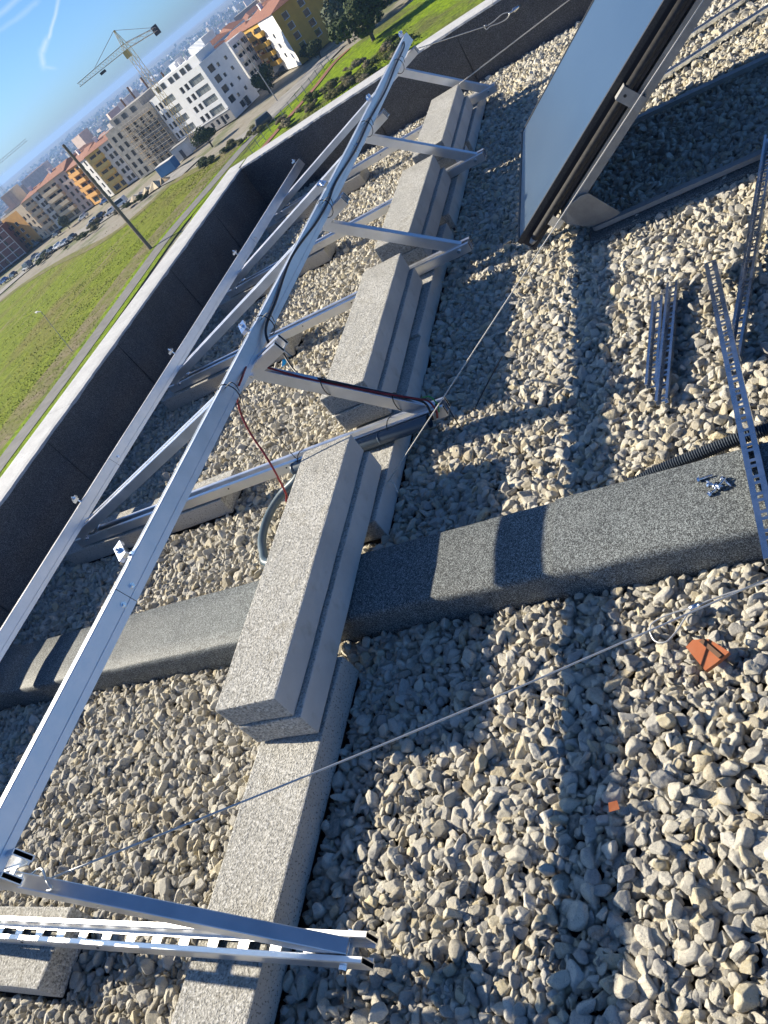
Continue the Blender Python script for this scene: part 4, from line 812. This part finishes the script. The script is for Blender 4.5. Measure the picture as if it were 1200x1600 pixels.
def city():
    # long white apartment block
    fl = [3.0, 5.6, 8.2, 10.8]
    A = g2(289.5, 233.8); B = g2(369, 185); L = (B-A).length; k = L/29.0; D_ = (g2(416, 154.5)-B).length
    hl = grid([(k*20.6, k*27.4), (k*5.0, k*11.4)], fl, 1.6, 'pale') + grid([(k*18.0, k*19.7), (k*15.3, k*17.0), (k*2.7, k*4.3), (k*.6, k*1.9)], fl, 1.5)
    hl += grid([(k*25, k*26.8), (k*20.5, k*22.0), (k*17.5, k*19), (k*8, k*9.5), (k*3.5, k*5)], [.7], 1.3)
    hl += [(k*23.0, k*24.6, .05, 2.2, 'dark'), (k*12.5, k*14.2, .05, 2.2, 'dark')]
    sh = grid([(1.6, 3.8)], fl, 1.6)+grid([(D_*.42, D_*.42+1.0), (D_*.72, D_*.72+1.0)], fl, .9)+[(4, 6, .6, 2.1, 'dark'), (D_*.5, D_*.5+2, .05, 2.2, 'dark')]
    r, L = building('apartment_building', 'long white apartment block with grey base and long window bands behind the crane', (289.5, 233.8), (369, 185), 13.4, D_, 'render_white', hl, sh, bands=[(0, L+1, 0, 2.6, 'base_grey')])
    mb = MB(); mb.box(1.5, L-1.2, 1.8, D_-3, 13.47, 15.9); p = mb.build('penthouse', 'render_white', r)
    fm, pm = window_mesh(1.7, 1.4, 'dark')
    for u in (2.6, 5.2, 9.0, 11.5, 14.5, 17.0, 20.2, 23.0):
        if u < L-4: o = link('window', fm, p, (u, 1.72, 13.95)); link('pane', pm, o, (0, -.03, 0))
    for q in ((L-9, L-3, 8, 13, 15.91, 17.6), (5, 8, 8, 11, 15.91, 17.2)): mb = MB(); mb.box(*q); mb.build('roof_housing', 'render_white', r)
    for u, y in ((L-7, 4), (L-11, 5), (10, 6), (L-15, 9), (L-13, 12)): mb = MB(); mb.tube([(u, y, 15.9), (u, y, 16.9)], .45, 10); mb.build('roof_tank', 'tank_white', r)
    mb = MB(); mb.box(k*0, L, -.12, -.003, 2.6, 2.85); mb.build('ledge', 'render_white', r)
    # grey unfinished block with scaffold
    A = g2(219.5, 280); B = g2(288.6, 234.6); L2 = (B-A).length; k = L2/22
    hl = grid([(k*1.2, k*2.6), (k*4.2, k*5.6), (k*8.4, k*9.8), (k*12.0, k*13.4), (k*15.2, k*16.6), (k*19, k*20.4)], [.5, 3.0, 5.6, 8.2, 10.8], 1.6)
    r, L2 = building('apartment_building', 'grey unfinished concrete block with empty windows behind scaffolding', (219.5, 280), (288.6, 234.6), 13.4, 16, 'render_grey', hl, (), z=GZ)
    mb = MB(); mb.box(2, L2-5, 2.5, 14, 13.47, 15.8); p = mb.build('penthouse', 'render_grey', r)
    for u in (3.5, 7.2, 11.5): o = link('window', fm, p, (u, 2.42, 13.95)); link('pane', pm, o, (0, -.03, 0))
    for u, y, h in ((1.0, 12, 3.0), (3.0, 15, 4.2), (9.5, 15, 4.0), (L2-2.5, 13, 2.0)): mb = MB(); mb.box(u, u+.4, y, y+.4, 13.46, 15.0+h); mb.build('column', 'rust', r)
    sc = empty('scaffolding', r.location, r.rotation_euler.z); tag(sc, 'tube scaffolding standing against the grey unfinished block', 'scaffolding')
    for i in range(8):
        u = L2*.34+i*L2*.095
        for y in (-.5, -1.5): mb = MB(); mb.tube([(u, y, 0), (u, y, 13.0)], .07, 5); mb.build('upright', 'scaffold', sc)
    for j in range(7):
        zz = 1.8+j*1.75; mb = MB(); mb.box(L2*.33, L2*1.01, -1.45, -.55, zz, zz+.10); mb.build('deck', 'timber', sc)
        for y in (-1.56,): mb = MB(); mb.tube([(L2*.33, y, zz+.9), (L2*1.01, y, zz+.9)], .05, 5); mb.build('guard_rail', 'scaffold', sc)
    # row of apartment houses to the left, with tiled roofs
    fz = [.6, 3.0, 5.4, 7.8, 10.2]
    def house(label, pl, pr, H, wall, accent, roof='tile', nb=1, st='dark', bal=True, D=13, z=GZ):
        A = g2(*pl, z); B = g2(*pr, z); L = (B-A).length; zs = [q for q in fz if q+1.9 < H]
        c = [(L*.12, L*.36), (L*.42, L*.58)] if bal else [(L*.08, L*.20), (L*.30, L*.42)]
        u = c+[(L*.70, L*.70+1.3), (L*.87, L*.87+1.2)]
        hl = grid(u, zs, 1.45, st)
        return building('apartment_building', label, pl, pr, H, D, wall, hl, [(3, 4.3, q, q+1.4, 'dark') for q in zs]+[(8, 9.2, q, q+1.4, 'dark') for q in zs], roof, [(0, L*.62, 0, H, accent)], [(L*.08, L*.60, q-.25, accent) for q in zs[1:]] if bal else (), z)
    house('yellow apartment house with balconies, next to the grey unfinished block', (180, 304), (216, 278.5), 12.4, 'render_pale', 'render_yellow')
    house('apartment house with orange balconies behind the wooden pole', (148, 320.5), (179, 304.5), 12.2, 'render_pale', 'render_orange')
    house('pinkish apartment house with rounded balconies left of the wooden pole', (104.5, 349.5), (147, 321), 12.8, 'render_pink', 'render_cream')
    house('cream apartment house with red roof above the parked cars', (79, 368), (104, 350), 12.6, 'render_pale', 'render_cream')
    house('orange and beige apartment house with paired windows', (44.6, 390.3), (78.5, 368.5), 11.9, 'render_cream', 'render_orange', 'flat', st='white', bal=False)
    rb_, LB = house('dark red block with pale grid lines at the left edge', (-45, 462), (41, 396), 10.6, 'render_brick', 'render_brick', 'flat', bal=False, D=16)
    for i in range(9): mb = MB(); mb.box(LB*i/8-.12, LB*i/8+.12, -.10, -.003, 0, 10.6); mb.build('grid_line', 'render_pale', rb_)
    for i in range(5): mb = MB(); mb.box(0, LB, -.085, -.0035, 2.3*i+.3, 2.3*i+.55); mb.build('grid_line', 'render_pale', rb_)
    # right of the white block
    house('narrow white house with balconies between white block and ochre house', (404, 141), (424, 122), 12.4, 'render_white', 'render_white', 'flat')
    A = g2(420, 119); B = g2(472, 101); L = (B-A).length
    zs = [2.7, 5.1, 7.5, 9.9]; hl = grid([(L*.08, L*.28), (L*.36, L*.56)], zs, 1.6)+grid([(L*.74, L*.74+1.5)], zs[:3], 1.1)+[(L*.1, L*.22, .1, 2.4, 'dark')]
    building('apartment_building', 'ochre and white corner apartment house with balconies beside the road', (420, 119), (472, 101), 12.4, 14, 'render_white', hl, [(a, a+1.7, q-.3, q+1.3, 'white') for a in (2.0, 7.0) for q in zs], 'tile', [(0, L*.64, 1.9, 17, 'render_ochre')], [(L*.04, L*.60, q-.35, 'render_ochre') for q in zs], extra='render_ochre')
    house('pinkish apartment house behind the dark trees near the top of the photo', (487, 62), (515, 18), 12.4, 'render_pink', 'render_pink', D=14)
    # tower crane
    b = g2(309, 227); zt = .0
    dd = b.xy.length; m0 = np.array(b); 
    # heights where the mast meets the jib and apex, from bearings over the same foot
    def hz(px, py): d = ray(px, py); t = dd/np.hypot(d[0], d[1]); return CH+d[2]*t
    zj = hz(203, 70); za = hz(187, 40); c = empty('tower_crane', b); tag(c, 'yellow lattice tower crane in front of the white block', 'crane')
    hj = zj-GZ; ha = za-GZ
    def lattice(name, A, B, s0, s1, n, mat, upv):
        A = Vector(A); B = Vector(B); d = (B-A).normalized(); u = Vector(upv); sd = d.cross(u).normalized(); u = sd.cross(d); mb = MB(); cor = ((-1, -1), (1, -1), (1, 1), (-1, 1)); rr = .065
        Q = lambda t, c_: A.lerp(B, t)+(sd*c_[0]+u*c_[1])*(s0+(s1-s0)*t)/2
        for c_ in cor: mb.tube([Q(0, c_), Q(1, c_)], rr, 4)
        for i in range(n):
            for a_, b_ in zip(cor, cor[1:]+cor[:1]): mb.tube([Q(i/n, a_ if i % 2 else b_), Q((i+1)/n, b_ if i % 2 else a_)], rr*.6, 4, 0, False)
        return mb.build(name, mat, c)
    lattice('mast', (0, 0, 0), (0, 0, hj), 1.5, 1.5, 16, 'crane_yellow', (0, 1, 0)); lattice('cap', (0, 0, hj), (0, 0, ha), 1.3, .2, 4, 'crane_yellow', (0, 1, 0))
    t = un(122, 132, zj+.5)-np.array(b); e = un(243, 46, zj+.3)-np.array(b); t[2] = e[2] = hj+.3
    lattice('jib', (0, 0, hj+.3), t, 1.3, .8, 18, 'crane_grey', (0, 0, 1)); lattice('counter_jib', (0, 0, hj+.3), e, 1.2, 1.0, 6, 'crane_grey', (0, 0, 1))
    mb = MB(); ev = Vector(e); mb.box(-1.3, 1.3, -1.0, 1.0, -1.6, 1.2); o = mb.build('counterweight', 'dark_panel', c, loc=ev); o.rotation_euler = (0, 0, math.atan2(e[1], e[0]))
    for q in (Vector(t)*.62, ev): mb = MB(); mb.tube([(0, 0, ha), tuple(Vector((q.x, q.y, hj+.9)))], .06, 4); mb.build('tie_rope', 'lamp_grey', c)
    mb = MB(); mb.box(-.6, .6, -1.9, -.8, hj-1.9, hj-.3); mb.build('cab', 'crane_yellow', c)
    mb = MB(); q = Vector(t)*.55; mb.box(q.x-.6, q.x+.6, q.y-.6, q.y+.6, hj-1.1, hj-.5); mb.build('trolley', 'dark_panel', c)
    mb = MB(); mb.box(-2.5, 2.5, -2.5, 2.5, 0, 1.4); mb.build('ballast_base', 'base_grey', c)
    # second crane far off, thin against the sky
    def far(px, py, d): v = ray(px, py); v = v/np.hypot(v[0], v[1]); return Vector(np.array([0, 0, CH])+v*d)
    c2 = empty('tower_crane', (0, 0, 0)); J0 = far(52, 231, 520); J1 = far(-70, 335, 560); Jm = far(-8, 283, 540); J1.z = J0.z = Jm.z = max(J0.z, 8.0); c2.location = (Jm.x, Jm.y, terrain_z(540)); o_ = Vector(c2.location); tag(c2, 'thin pale crane far off at the left edge of the sky', 'crane'); c_old = c; c = c2
    lattice('jib', tuple(J0-o_), tuple(J1-o_), 1.2, 1.2, 20, 'lamp_grey', (0, 0, 1)); lattice('mast', (0, 0, 0), tuple(Jm-o_), 1.6, 1.6, 18, 'lamp_grey', (0, 1, 0)); c = c_old
    # poles
    def pole(px, py, tx, ty, r0, r1, mat, label, cat='pole', lamp=False, name='utility_pole'):
        b = g2(px, py); d = ray(tx, ty); t_ = b.xy.length/np.hypot(d[0], d[1]); tp = Vector(np.array([0, 0, CH])+d*t_)-b; o = empty(name, b); tag(o, label, cat)
        mb = MB(); mb.tube([(0, 0, -.3), tuple(tp*.5), tuple(tp)], r0, 8, 0, True, [r0, (r0+r1)/2, r1]); mb.build('shaft', mat, o)
        if lamp: mb = MB(); mb.bar(tuple(tp), tuple(tp+Vector((-1.1, .5, .15))), .10, .08); mb.build('arm', mat, o); mb = MB(); mb.bar(tuple(tp+Vector((-1.0, .46, .10))), tuple(tp+Vector((-1.7, .8, .16))), .3, .14); mb.build('lamp_head', 'shutter', o)
        else: mb = MB(); mb.tube([tuple(tp+Vector((-.5, .2, -.3))), tuple(tp+Vector((.5, -.2, -.3)))], .05, 5); mb.build('crossarm', mat, o)
    pole(235, 388, 98, 226, .36, .24, 'wood_pole', 'tall brown wooden pole standing beside the road')
    pole(433, 157, 372, 63, .14, .10, 'lamp_grey', 'slim pale concrete pole beside the dark round tree')
    pole(112, 548, 64, 487, .05, .035, 'lamp_grey', 'thin grey lamp post on the field near the road', 'lamp post', True, 'lamp_post')
    pole(502, 68, 478, 20, .08, .05, 'lamp_grey', 'thin lamp post in front of the dark trees', 'lamp post', True, 'lamp_post')
    # fence posts along the red path
    fp = [g2(395, 240), g2(424, 206), g2(455, 170), g2(488, 132), g2(516, 98)]; fo = empty('path_fence', fp[0]); tag(fo, 'low post and wire fence along the red path', 'fence')
    sp = [Vector(p) for p in spline([tuple(p) for p in fp], 3)]; 
    for p in sp: mb = MB(); q = p-fp[0]; mb.tube([(q.x, q.y, -.2), (q.x, q.y, 1.5)], .07, 5); mb.build('post', 'lamp_grey', fo)
    for hh in (.6, 1.3): mb = MB(); mb.tube([tuple(p-fp[0]+Vector((0, 0, hh))) for p in sp], .03, 4); mb.build('wire_strand', 'lamp_grey', fo)
    # trees
    G = 'street trees before the apartment houses'
    tree(94, 340, 3.0, 2.9, 'leaf_dark', 'round dark street tree before the cream house', group=G); tree(117, 326, 2.6, 2.6, 'leaf_dark', 'dark street tree before the pinkish house', group=G)
    tree(146, 314, 4.0, 3.5, 'leaf_dark', 'largest dark round tree beside the wooden pole', group=G); tree(163, 300, 2.2, 2.3, 'leaf_dark', 'small dark tree right of the wooden pole', group=G)
    tree(178, 292, 3.4, 4.5, 'leaf_olive', 'tall yellow green tree before the yellow house', group=G); tree(108, 356, 1.8, 1.9, 'leaf_pale', 'small pale tree at the kerb of the parked cars', group=G); tree(217, 276, 1.6, 2.4, 'leaf_dark', 'narrow dark tree at the corner of the yellow house', group=G)
    tree(421, 144, 2.9, 2.7, 'leaf_dark', 'dark round tree at the end of the white block'); tree(331, 228, 2.4, 1.8, 'leaf_dark', 'bushy dark tree at the foot of the crane')
    H = 'trees near the top of the photo'
    tree(524, 45, 4.6, 6.4, 'leaf_dark', 'tall dark tree before the pinkish house at the top', group=H); tree(505, 62, 3.6, 3.6, 'leaf_mid', 'mid green tree left of the tall dark tree', group=H); tree(546, 66, 3.6, 3.4, 'leaf_pale', 'grey green olive tree below the tall dark tree', group=H)
    tree(583, 62, 4.4, 3.4, 'leaf_dark', 'broad dark tree at the edge of the bright grass', group=H); tree(560, 20, 5.5, 4.2, 'leaf_mid', 'yellow green tree touching the top edge', group=H); tree(600, 8, 5.0, 3.6, 'leaf_olive', 'olive coloured tree at the top edge right of centre', group=H)
    tree(540, -12, 5.5, 5.0, 'leaf_dark', 'dark tree cut by the top edge behind the others', group=H); tree(640, -4, 4.2, 2.4, 'leaf_dry', 'bare brownish tree above the bright grass', group=H); tree(500, 88, 2.0, 1.8, 'leaf_dark', 'dark bush tree by the corner of the ochre house', group=H); tree(484, 92, 1.6, 1.5, 'leaf_dark', 'small dark tree against the ochre house wall', group=H)
    tree(590, -40, 6, 4.5, 'leaf_mid', 'green tree behind the dark ones at the very top', group=H)
    r = np.random.default_rng(5)
    def bushes(n, box, mats, label, g):
        for i in range(n):
            px = r.uniform(*box[0]); f = (px-box[0][0])/(box[0][1]-box[0][0]); py = box[1][0]+(box[1][1]-box[1][0])*f+r.normal()*box[2]; s = r.uniform(.6, 1.4)
            tree(px, py, s*1.0, s*.45, mats[i % len(mats)], label, 'bush', g, trunk=0.0, seed=int(r.integers(1, 5000)))
    bushes(48, ((440, 640), (196, 66), 10), ('leaf_olive', 'leaf_dry', 'leaf_dry', 'leaf_mid'), 'low scrub bush on the grass slope beyond the far parapet', 'scrub on the slope')
    bushes(18, ((310, 420), (262, 192), 3), ('leaf_olive', 'leaf_dark'), 'low bush on the bank between road and white block', 'bushes on the bank')
    bushes(24, ((60, 240), (412, 300), 3), ('leaf_olive', 'leaf_dry', 'leaf_mid'), 'low bush along the upper edge of the field', 'bushes along the field')
    # cars
    cm = {}
    def car_parts(paint, van):
        key = (paint, van)
        if key in cm: return cm[key]
        L_, Wd = (4.9, 1.9) if van else (4.2, 1.75); hh = 1.95 if van else 1.45
        prof = [(0, .35), (.0, .75), (.10, .95), (1.15, 1.0), (1.75, hh), (L_-.2, hh), (L_, 1.0), (L_, .35)] if van else [(0, .35), (.0, .70), (.15, .85), (1.15, .95), (1.85, hh), (3.0, hh), (3.75, 1.0), (L_, .95), (L_, .35)]
        b_ = MB(); n = len(prof)
        for s in (-1, 1): pass
        vs = [(x-L_/2, s*Wd/2*(1 if z < 1.0 else .84), z) for s in (-1, 1) for x, z in prof]; b_.add(vs, [tuple(range(n)), tuple(range(n, 2*n))[::-1]]+[(i+n, (i+1) % n+n, (i+1) % n, i) for i in range(n)])
        me = b_.mesh('body', paint); bevel_mesh(me, .06, 2)
        gl = MB(); a, e_ = (1.30, L_-.45) if van else (1.55, 3.35)
        for s in (-1, 1): gl.add([(a-L_/2, s*(Wd/2*.97), 1.03), (e_-L_/2+.15, s*(Wd/2*.97), 1.03), (e_-L_/2-.15, s*Wd/2*.865, hh-.12), (a+.42-L_/2, s*Wd/2*.865, hh-.12)], [(0, 1, 2, 3) if s < 0 else (3, 2, 1, 0)])
        gl.add([(1.17-L_/2, -Wd*.40, 1.03), (1.17-L_/2, Wd*.40, 1.03), (1.77-L_/2, Wd*.36, hh-.07), (1.77-L_/2, -Wd*.36, hh-.07)], [(0, 1, 2, 3)])
        wh = MB(); wh.tube([(0, -.11, 0), (0, .11, 0)], .32, 12)
        hl = MB(); hl.box(-.03, .03, -.2, .2, -.07, .07)
        cm[key] = (me, gl.mesh('window', 'car_glass'), wh.mesh('wheel', 'tyre'), hl.mesh('headlight', 'paint_white'), L_, Wd); return cm[key]
    def car(px, py, ang, paint, label, van=False):
        p = g2(px, py); o = empty('parked_car', (p.x, p.y, GZ-.06), ang); tag(o, label, 'van' if van else 'car', 'vehicles parked along the streets'); me, gl, wh, hl, L_, Wd = car_parts(paint, van)
        link('body', me, o); link('window', gl, o)
        for sx in (-.31, .31):
            for sy in (-1, 1): link('wheel', wh, o, (sx*L_, sy*(Wd/2-.08), .32))
        for sy in (-1, 1): link('headlight', hl, o, (-L_/2, sy*Wd*.36, .72))
    d_ = g2(150, 348)-g2(60, 402); sa = math.atan2(d_.y, d_.x)
    for px, py, off, paint, w, van in ((90, 368, 0, 'paint_dark', 'dark car standing before the cream house', 0), (60, 382, .2, 'paint_dark', 'dark car at the corner of the orange house', 0), (132, 341, .1, 'paint_silver', 'silver car between tree and green hedge', 0), (147, 349, .3, 'paint_white', 'white car beside the green hedge', 0), (158, 341, .2, 'paint_dark', 'dark car right of the hedge', 0), (176, 332, .4, 'paint_white', 'white car just right of the wooden pole', 0), (190, 322, .4, 'paint_white', 'white van farthest right in the parked row', 1), (114, 374, 0, 'paint_dark', 'dark car at the right end of the kerb row', 0), (102, 382, 0, 'paint_silver', 'silver car second from the right in the kerb row', 0), (92, 387, 0, 'paint_white', 'white car in the middle of the kerb row', 0), (81, 394, 0, 'paint_dark', 'dark car left of the white one in the kerb row', 0), (71, 399, .1, 'paint_grey', 'grey car in the left half of the kerb row', 0), (64, 404, .1, 'paint_white', 'white car in the left half of the kerb row', 0), (55, 404, .9, 'paint_silver', 'silver car turned across the street', 0), (45, 419, 0, 'paint_grey', 'grey van at the left of the street', 1), (22, 432, 0, 'paint_dark', 'dark car near the left edge', 0), (8, 441, .1, 'paint_blue', 'blue car at the left edge of the photo', 0), (412, 198, .8, 'paint_dark', 'dark van driving on the narrow road below the white block', 1), (166, 316, .1, 'paint_blue', 'bluish car half hidden behind the wooden pole', 0), (442, 113, .6, 'paint_dark', 'dark car parked before the ochre house', 0)):
        car(px, py, sa+off, paint, w, bool(van))
    # building yard
    a = g2(268, 268); r_ = empty('site_container', a, sa+.1); tag(r_, 'blue site container among building rubble under the scaffold', 'container'); mb = MB(); mb.box(-3, 3, -1.2, 1.2, .1, 2.6); mb.build('box_body', 'container_blue', r_)
    for i in range(12): mb = MB(); mb.box(-2.9+i*.5, -2.7+i*.5, -1.26, -1.201, .2, 2.5); mb.build('rib', 'container_blue', r_)
    mb = MB(); mb.box(-3.05, 3.05, -1.28, 1.25, 2.601, 2.72); mb.build('lid', 'render_pale', r_)
    a = g2(293, 243); r_ = empty('site_hut', a, sa+.35); tag(r_, 'small pale site hut at the foot of the crane', 'hut'); mb = MB(); mb.box(-2.5, 2.5, -1.5, 1.5, 0, 3.2); mb.build('wall', 'render_pale', r_); mb = MB(); mb.box(-2.7, 2.7, -1.7, 1.7, 3.201, 3.35); mb.build('roof', 'roof_flat', r_); mb = MB(); mb.box(-.5, .5, -1.55, -1.501, .05, 2.1); mb.build('door', 'frame_dark', r_)
    for i, (px, py, s, mat) in enumerate(((245, 292, 2.2, 'sand'), (232, 300, 1.8, 'sand'), (222, 306, 1.4, 'base_grey'), (256, 284, 1.5, 'timber'), (212, 312, 1.6, 'sand'))):
        mb = MB(); n = 12; vs = [(0, 0, s*.75)]; 
        for ring, (rr, h) in enumerate(((.45, .5), (1.0, 0))):
            for k_ in range(n): a_ = 2*math.pi*k_/n; q = rr*s*(1+.25*math.sin(k_*2.7+i)); vs.append((math.cos(a_)*q*1.4, math.sin(a_)*q, h*s*.75))
        mb.add(vs, [(0, 1+k_, 1+(k_+1) % n) for k_ in range(n)]+[(1+k_, 1+n+k_, 1+n+(k_+1) % n, 1+(k_+1) % n) for k_ in range(n)])
        o = mb.build('rubble_heap', mat, None, False, g2(px, py)); tag(o, ('sand heap under the left end of the scaffold', 'sand heap left of the blue container', 'grey rubble heap near the yellow house', 'heap of timber beside the blue container', 'sand heap farthest left on the building site')[i], 'heap', 'heaps on the building site')
    # town beyond
    r = np.random.default_rng(21); n = 0; walls = ['render_pale', 'render_white', 'render_cream', 'render_pink', 'render_grey', 'base_grey', 'render_white']
    tm = {}
    def town_mesh(k_):
        if k_ not in tm:
            w, d, h = r.uniform(9, 22), r.uniform(9, 16), r.uniform(5, 12); mw = walls[k_ % len(walls)]; wl = MB(); wl.box(0, w, 0, d, 0, h)
            rf = MB(); tl = k_ % 3 != 0
            if tl: rf.add([(-.4, -.4, h), (w+.4, -.4, h), (w+.4, d+.4, h), (-.4, d+.4, h), (w*.25, d/2, h+2.2), (w*.75, d/2, h+2.2)], [(0, 1, 5, 4), (1, 2, 5), (2, 3, 4, 5), (3, 0, 4)])
            else: rf.box(-.2, w+.2, -.2, d+.2, h+.01, h+.5)
            wi = []
            for f_ in range(int(h/3)):
                for q in range(int(w/3.2)): wi.append((1.0+q*3.2, .9+f_*3))
            wm = MB()
            for u, zz in wi: wm.box(u, u+1.3, -.03, .02, zz, zz+1.3)
            tm[k_] = (wl.mesh('wall', mw), rf.mesh('roof', 'roof_tile' if tl else 'roof_flat'), wm.mesh('window_row', 'pane'))
        return tm[k_]
    while n < 210:
        a_ = math.radians(r.uniform(-66, -16)); d = (300 if a_ > math.radians(-33) else 385)+(r.random()**1.4)*520; x, y = math.sin(a_)*d, math.cos(a_)*d
        
        wl, rf, wm = town_mesh(int(r.integers(0, 24))); o = empty('town_house', (x, y, terrain_z(d)-.4), math.radians(-30)+r.choice([0, 1.57])+r.normal()*.12); tag(o, 'small house in the roofs spread beyond the apartment blocks', 'house', 'town roofs beyond the apartment blocks')
        link('wall', wl, o); link('roof', rf, o); w_ = link('window_row', wm, o); w_['kind'] = 'stuff'; n += 1
    mbs = MB(); 
    for i in range(5200):
        a_ = math.radians(r.uniform(-72, -8)); d = 620+(r.random()**1.25)*4800; x, y = math.sin(a_)*d, math.cos(a_)*d; w, dd_, h = r.uniform(8, 26), r.uniform(8, 18), r.uniform(4, 11) if r.random() < .93 else r.uniform(14, 24); ca, sa_ = math.cos(-.5+(i % 4)*.4), math.sin(-.5+(i % 4)*.4); zz = terrain_z(d)-1
        vs = [(x+ca*px_-sa_*py_, y+sa_*px_+ca*py_, zz+z_) for z_ in (0, h+1) for py_ in (-dd_/2, dd_/2) for px_ in (-w/2, w/2)]; k_ = int(r.integers(0, 5)); o_ = len(mbs.v); mbs.v += vs
        mbs.f += [tuple(o_+j for j in f) for f in ((4, 5, 7, 6), (0, 1, 5, 4), (2, 6, 7, 3), (0, 4, 6, 2), (1, 3, 7, 5))]; mbs.mi += [5 if r.random() < .55 else 6]+[k_]*4
    o = mbs.build('distant_town', ['render_pale', 'render_grey', 'render_cream', 'render_pink', 'base_grey', 'roof_tile', 'roof_flat']); tag(o, 'hazy mass of distant houses reaching to the horizon', 'town', kind='stuff')
    # distant wood clumps
    mb = MB()
    for i in range(2600):
        a_ = math.radians(r.uniform(-72, -8)); d = 330+(r.random()**1.2)*5200; x, y = math.sin(a_)*d, math.cos(a_)*d; s = r.uniform(3, 8)*(1+d/2500); zz = terrain_z(d)
        for k_ in range(7):
            u = r.normal(size=3)*np.array([s*.6, s*.6, s*.28]); q = s*.42; a1 = r.normal(size=3); a1 /= np.linalg.norm(a1); b1 = np.cross(a1, r.normal(size=3)); b1 /= np.linalg.norm(b1); c = np.array([x, y, zz+s*.35])+u
            mb.add([c+a1*q, c+b1*q, c-a1*q, c-b1*q], [(0, 1, 2, 3)])
    tag(mb.build('distant_trees', 'leaf_mid'), 'scattered trees among the far houses', 'trees', kind='stuff')
city()

# ------------------------------------------------------------------ air
def haze():
    mb = MB(); mb.box(-9500, 9500, -9500, 9500, -110, 13.5); m = Mat('haze_air'); nt_ = m.t; nt_.nodes.remove(m.b)
    pv = m.n('ShaderNodeVolumePrincipled'); pv.inputs['Color'].default_value = (.34, .54, .92, 1); pv.inputs['Density'].default_value = 1.5e-4; pv.inputs['Anisotropy'].default_value = .2
    m.link(pv.outputs[0], m.out.inputs['Volume'])
    o = mb.build('haze', 'haze_air'); tag(o, 'pale blue haze over the distant town', 'haze', kind='stuff')
haze()
